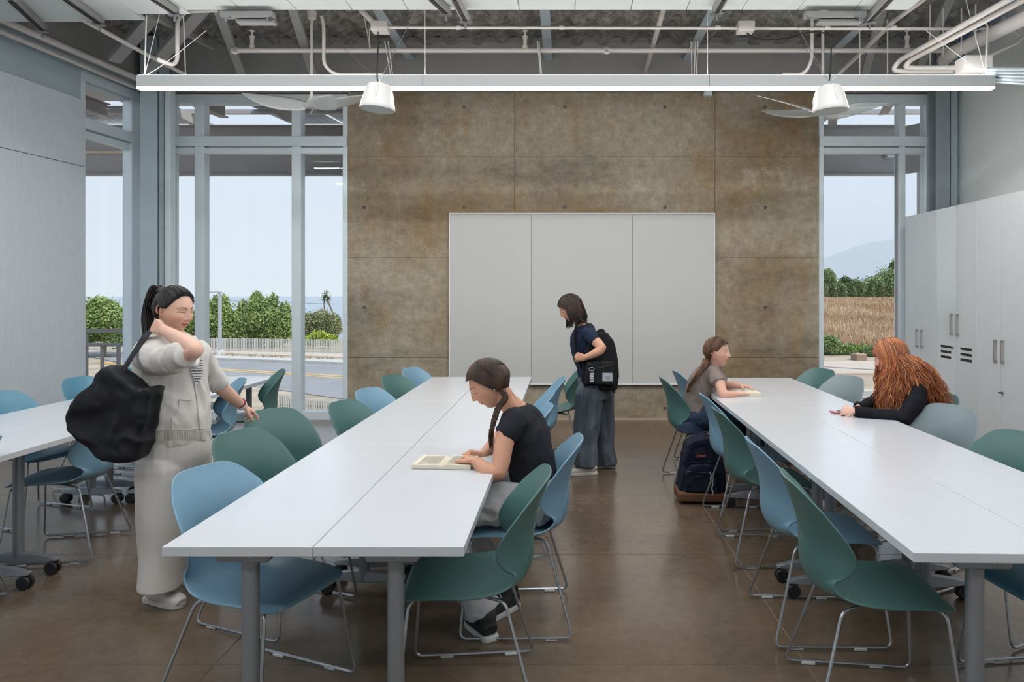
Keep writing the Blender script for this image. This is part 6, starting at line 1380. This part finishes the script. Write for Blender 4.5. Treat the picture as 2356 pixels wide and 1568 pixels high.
for i in range(26):
    u = 1902+i*7.2; y = 61.5; b = GB(u, y); t = empty('cypress_shrub', b, label='narrow dark shrub in the row along the top of the field', cat='shrub', group='row of narrow shrubs at the top of the field')
    foliage([((0, 0, .6), .17, .17, .75+rgx.uniform(-.1, .25))], 160, .10, ML[3] if i % 3 else ML[1], t, 40+i, core=False)
# hills with real haze in front of them
def hill(name, y, pts, m, label, depth=600):
    V = []; n = 90; us = [p[0] for p in pts]; vs_ = [p[1] for p in pts]; rows = 14
    for r in range(rows):
        yy = y+depth*r/(rows-1)
        for i in range(n+1):
            u = us[0]+(us[-1]-us[0])*i/n; v = np.interp(u, us, vs_); top = CH-(v-CV)/F*yy
            s = math.sin(math.pi/2*min(1, r/(rows-4))); x = (u-CU)/F*yy
            V.append((x, yy, -60+(top+60)*s + 14*noise.noise(Vector((x*.006, yy*.006, 1)))*s*(.3 if r > 9 else 1)))
    f = [(r*(n+1)+i, r*(n+1)+i+1, (r+1)*(n+1)+i+1, (r+1)*(n+1)+i) for r in range(rows-1) for i in range(n)]
    o = raw(name, V, f, m); S(o); o['label'] = label
M_hill = mat('chaparral hillside', (.13, .15, .10), .95, col2=(.26, .24, .17), vscale=.012)
hill('mountain', 3400, [(1500, 660), (1800, 622), (1900, 592), (1935, 580), (1970, 566), (2010, 556), (2060, 551), (2140, 548), (2300, 560), (2500, 600)], M_hill, 'hazy mountain ridge')
hill('foothill', 2300, [(1700, 668), (1900, 640), (1960, 636), (2000, 610), (2040, 590), (2100, 575), (2300, 570), (2500, 600)], M_hill, 'hazy foothill')
hz = MB().box(60, 4000, 320, 2200, -55, 290).build('sea_haze', None)
mh = bpy.data.materials.new('coastal haze'); mh.use_nodes = True; N = mh.node_tree.nodes; N.remove(N['Principled BSDF']); vsx = N.new('ShaderNodeVolumeScatter'); vsx.inputs['Density'].default_value = .00095; vsx.inputs['Color'].default_value = (.86, .93, 1, 1); vsx.inputs['Anisotropy'].default_value = .2
mh.node_tree.links.new(vsx.outputs[0], N['Material Output'].inputs['Volume']); hz.data.materials.clear(); hz.data.materials.append(mh); hz['kind'] = 'structure'; hz['label'] = 'coastal haze in front of the hills'
wl_ = [P(1895, 664, 70), P(2075, 617, 55)]
pipe('power_line', [P(1880, 668, 70), P(1990, 641, 62), P(2100, 605, 55)], .02, 'thin power line crossing in front of the mountain', 'power line', M_legm, n=5)
pipe('power_line', [P(470, 690, 110), P(800, 700, 105)], .03, 'thin power line over the sea', 'power line', M_legm, n=5)
# ---- shade canopy with solar panels outside
M_can = mat('canopy steel', (.40, .38, .38), .5, var=.03, vscale=2)
YF = 11.2
def zf(v): return CH-(v-CV)/F*YF
cb = empty('canopy_beam', (0, YF, zf(350)), label='long grey channel beam of the shade canopy outside', cat='beam'); z0 = zf(350)
xe = (2068-CU)/F*YF
MB().box(-12, xe, .0, .03, zf(402)-z0, zf(293)-z0).build('web', M_can, cb); MB().box(-12, xe, -.10, .03, zf(402)-z0-.02, zf(402)-z0).build('flange', M_can, cb); MB().box(-12, xe, -.10, .03, zf(293)-z0, zf(293)-z0+.02).build('flange', M_can, cb)
MB().box(-12, xe, -.05, .0, zf(354)-z0, zf(351)-z0+.02).build('angle', mat('cream steel edge', (.62, .52, .40), .5), cb)
cr2 = empty('canopy_beam', (xe, YF, z0), label='canopy beam turning towards the building at the right window', cat='beam')
d = Vector((2.6, -3.2, 0)); zz0, zz1 = zf(402)-z0, zf(293)-z0
MB().beam((0, 0, (zz0+zz1)/2), (d.x, d.y, (zz0+zz1)/2), .04, zz1-zz0).build('web', M_can, cr2)
MB().box(-.24, -.12, -.13, -.03, zz0+.25, zz1-.3).build('bracket', mat('white bracket', (.75, .75, .76), .5), cb, loc=(xe, 0, 0))
def rafter(x0, x1, label, y0=8.84, z=4.42, h=.36):
    t = empty('canopy_rafter', (x0, y0, z), label=label, cat='beam', group='slanting rafters of the shade canopy')
    MB().beam((0, 0, 0), (x1-x0, YF-y0, 0), .02, h).build('web', M_can, t); MB().beam((0, 0, -h/2), (x1-x0, YF-y0, -h/2), .13, .02).build('flange', mat('pale canopy flange', (.52, .48, .45), .5), t); MB().beam((0, 0, h/2), (x1-x0, YF-y0, h/2), .13, .02).build('flange', M_can, t)
rafter(-4.25, -4.30, 'canopy rafter slanting across the top of the left window'); rafter(-5.6, -5.35, 'canopy rafter left of the slanting one', z=4.40, h=.2); rafter(-7.4, -7.2, 'canopy rafter outside the left wall window', z=4.4, h=.2)
rafter(-2.9, -2.75, 'canopy rafter at the right pane of the left window', z=4.5, h=.3)
rafter(3.35, 4.2, 'canopy rafter over the right window', z=4.3, h=.3); rafter(4.3, 5.0, 'second canopy rafter over the right window', z=4.45, h=.2)
M_cell = mat('solar cell', (.10, .11, .15), .25); M_grid = mat('cell grid line', (.75, .77, .78), .4)
for yy in (12.9, 14.3):
    o = MB().box(-13, 7.5, yy-.04, yy+.04, 4.78, 4.86).build('canopy_purlin', M_can); tag(o, 'grey purlin carrying the solar panels, ' + ('nearer one' if yy < 13 else 'farther one'), 'beam')
for xx in (-12.5, -9.6, -6.8, -3.2, 4.6, 7.2): tag(MB().box(xx-.06, xx+.06, YF, 14.6, 4.62, 4.78).tube([(xx, 14.4, -3), (xx, 14.4, 4.4)] if xx in (-12.5, 7.2) else [(xx, 14.4, 4.65), (xx, 14.4, 4.7)], .09, 8).build('canopy_outrigger', M_can), 'steel outrigger beyond the canopy channel beam', 'beam', 'outriggers under the solar panels')
for i, (x, y) in enumerate([(-11.6, 12.7), (-10.5, 12.7), (-9.4, 12.7), (-8.3, 12.7), (-10.5, 14.7), (-9.4, 14.7), (-5.6, 12.7), (-4.5, 12.7), (-3.4, 12.7), (3.5, 12.7)]):
    t = empty('solar_panel', (x, y, 4.87), label='framed solar panel of tiled cells on top of the canopy', cat='solar panel', group='solar panels on the shade canopy'); t.rotation_euler = (R(4), 0, 0)
    MB().box(0, 1.05, 0, 1.9, 0, .03).build('backing', M_grid, t)
    m = MB()
    for a in range(6):
        for b in range(11): m.box(.03+a*.168, .03+a*.168+.155, .03+b*.168, .03+b*.168+.155, -.004, 0)
    m.build('cells', M_cell, t)
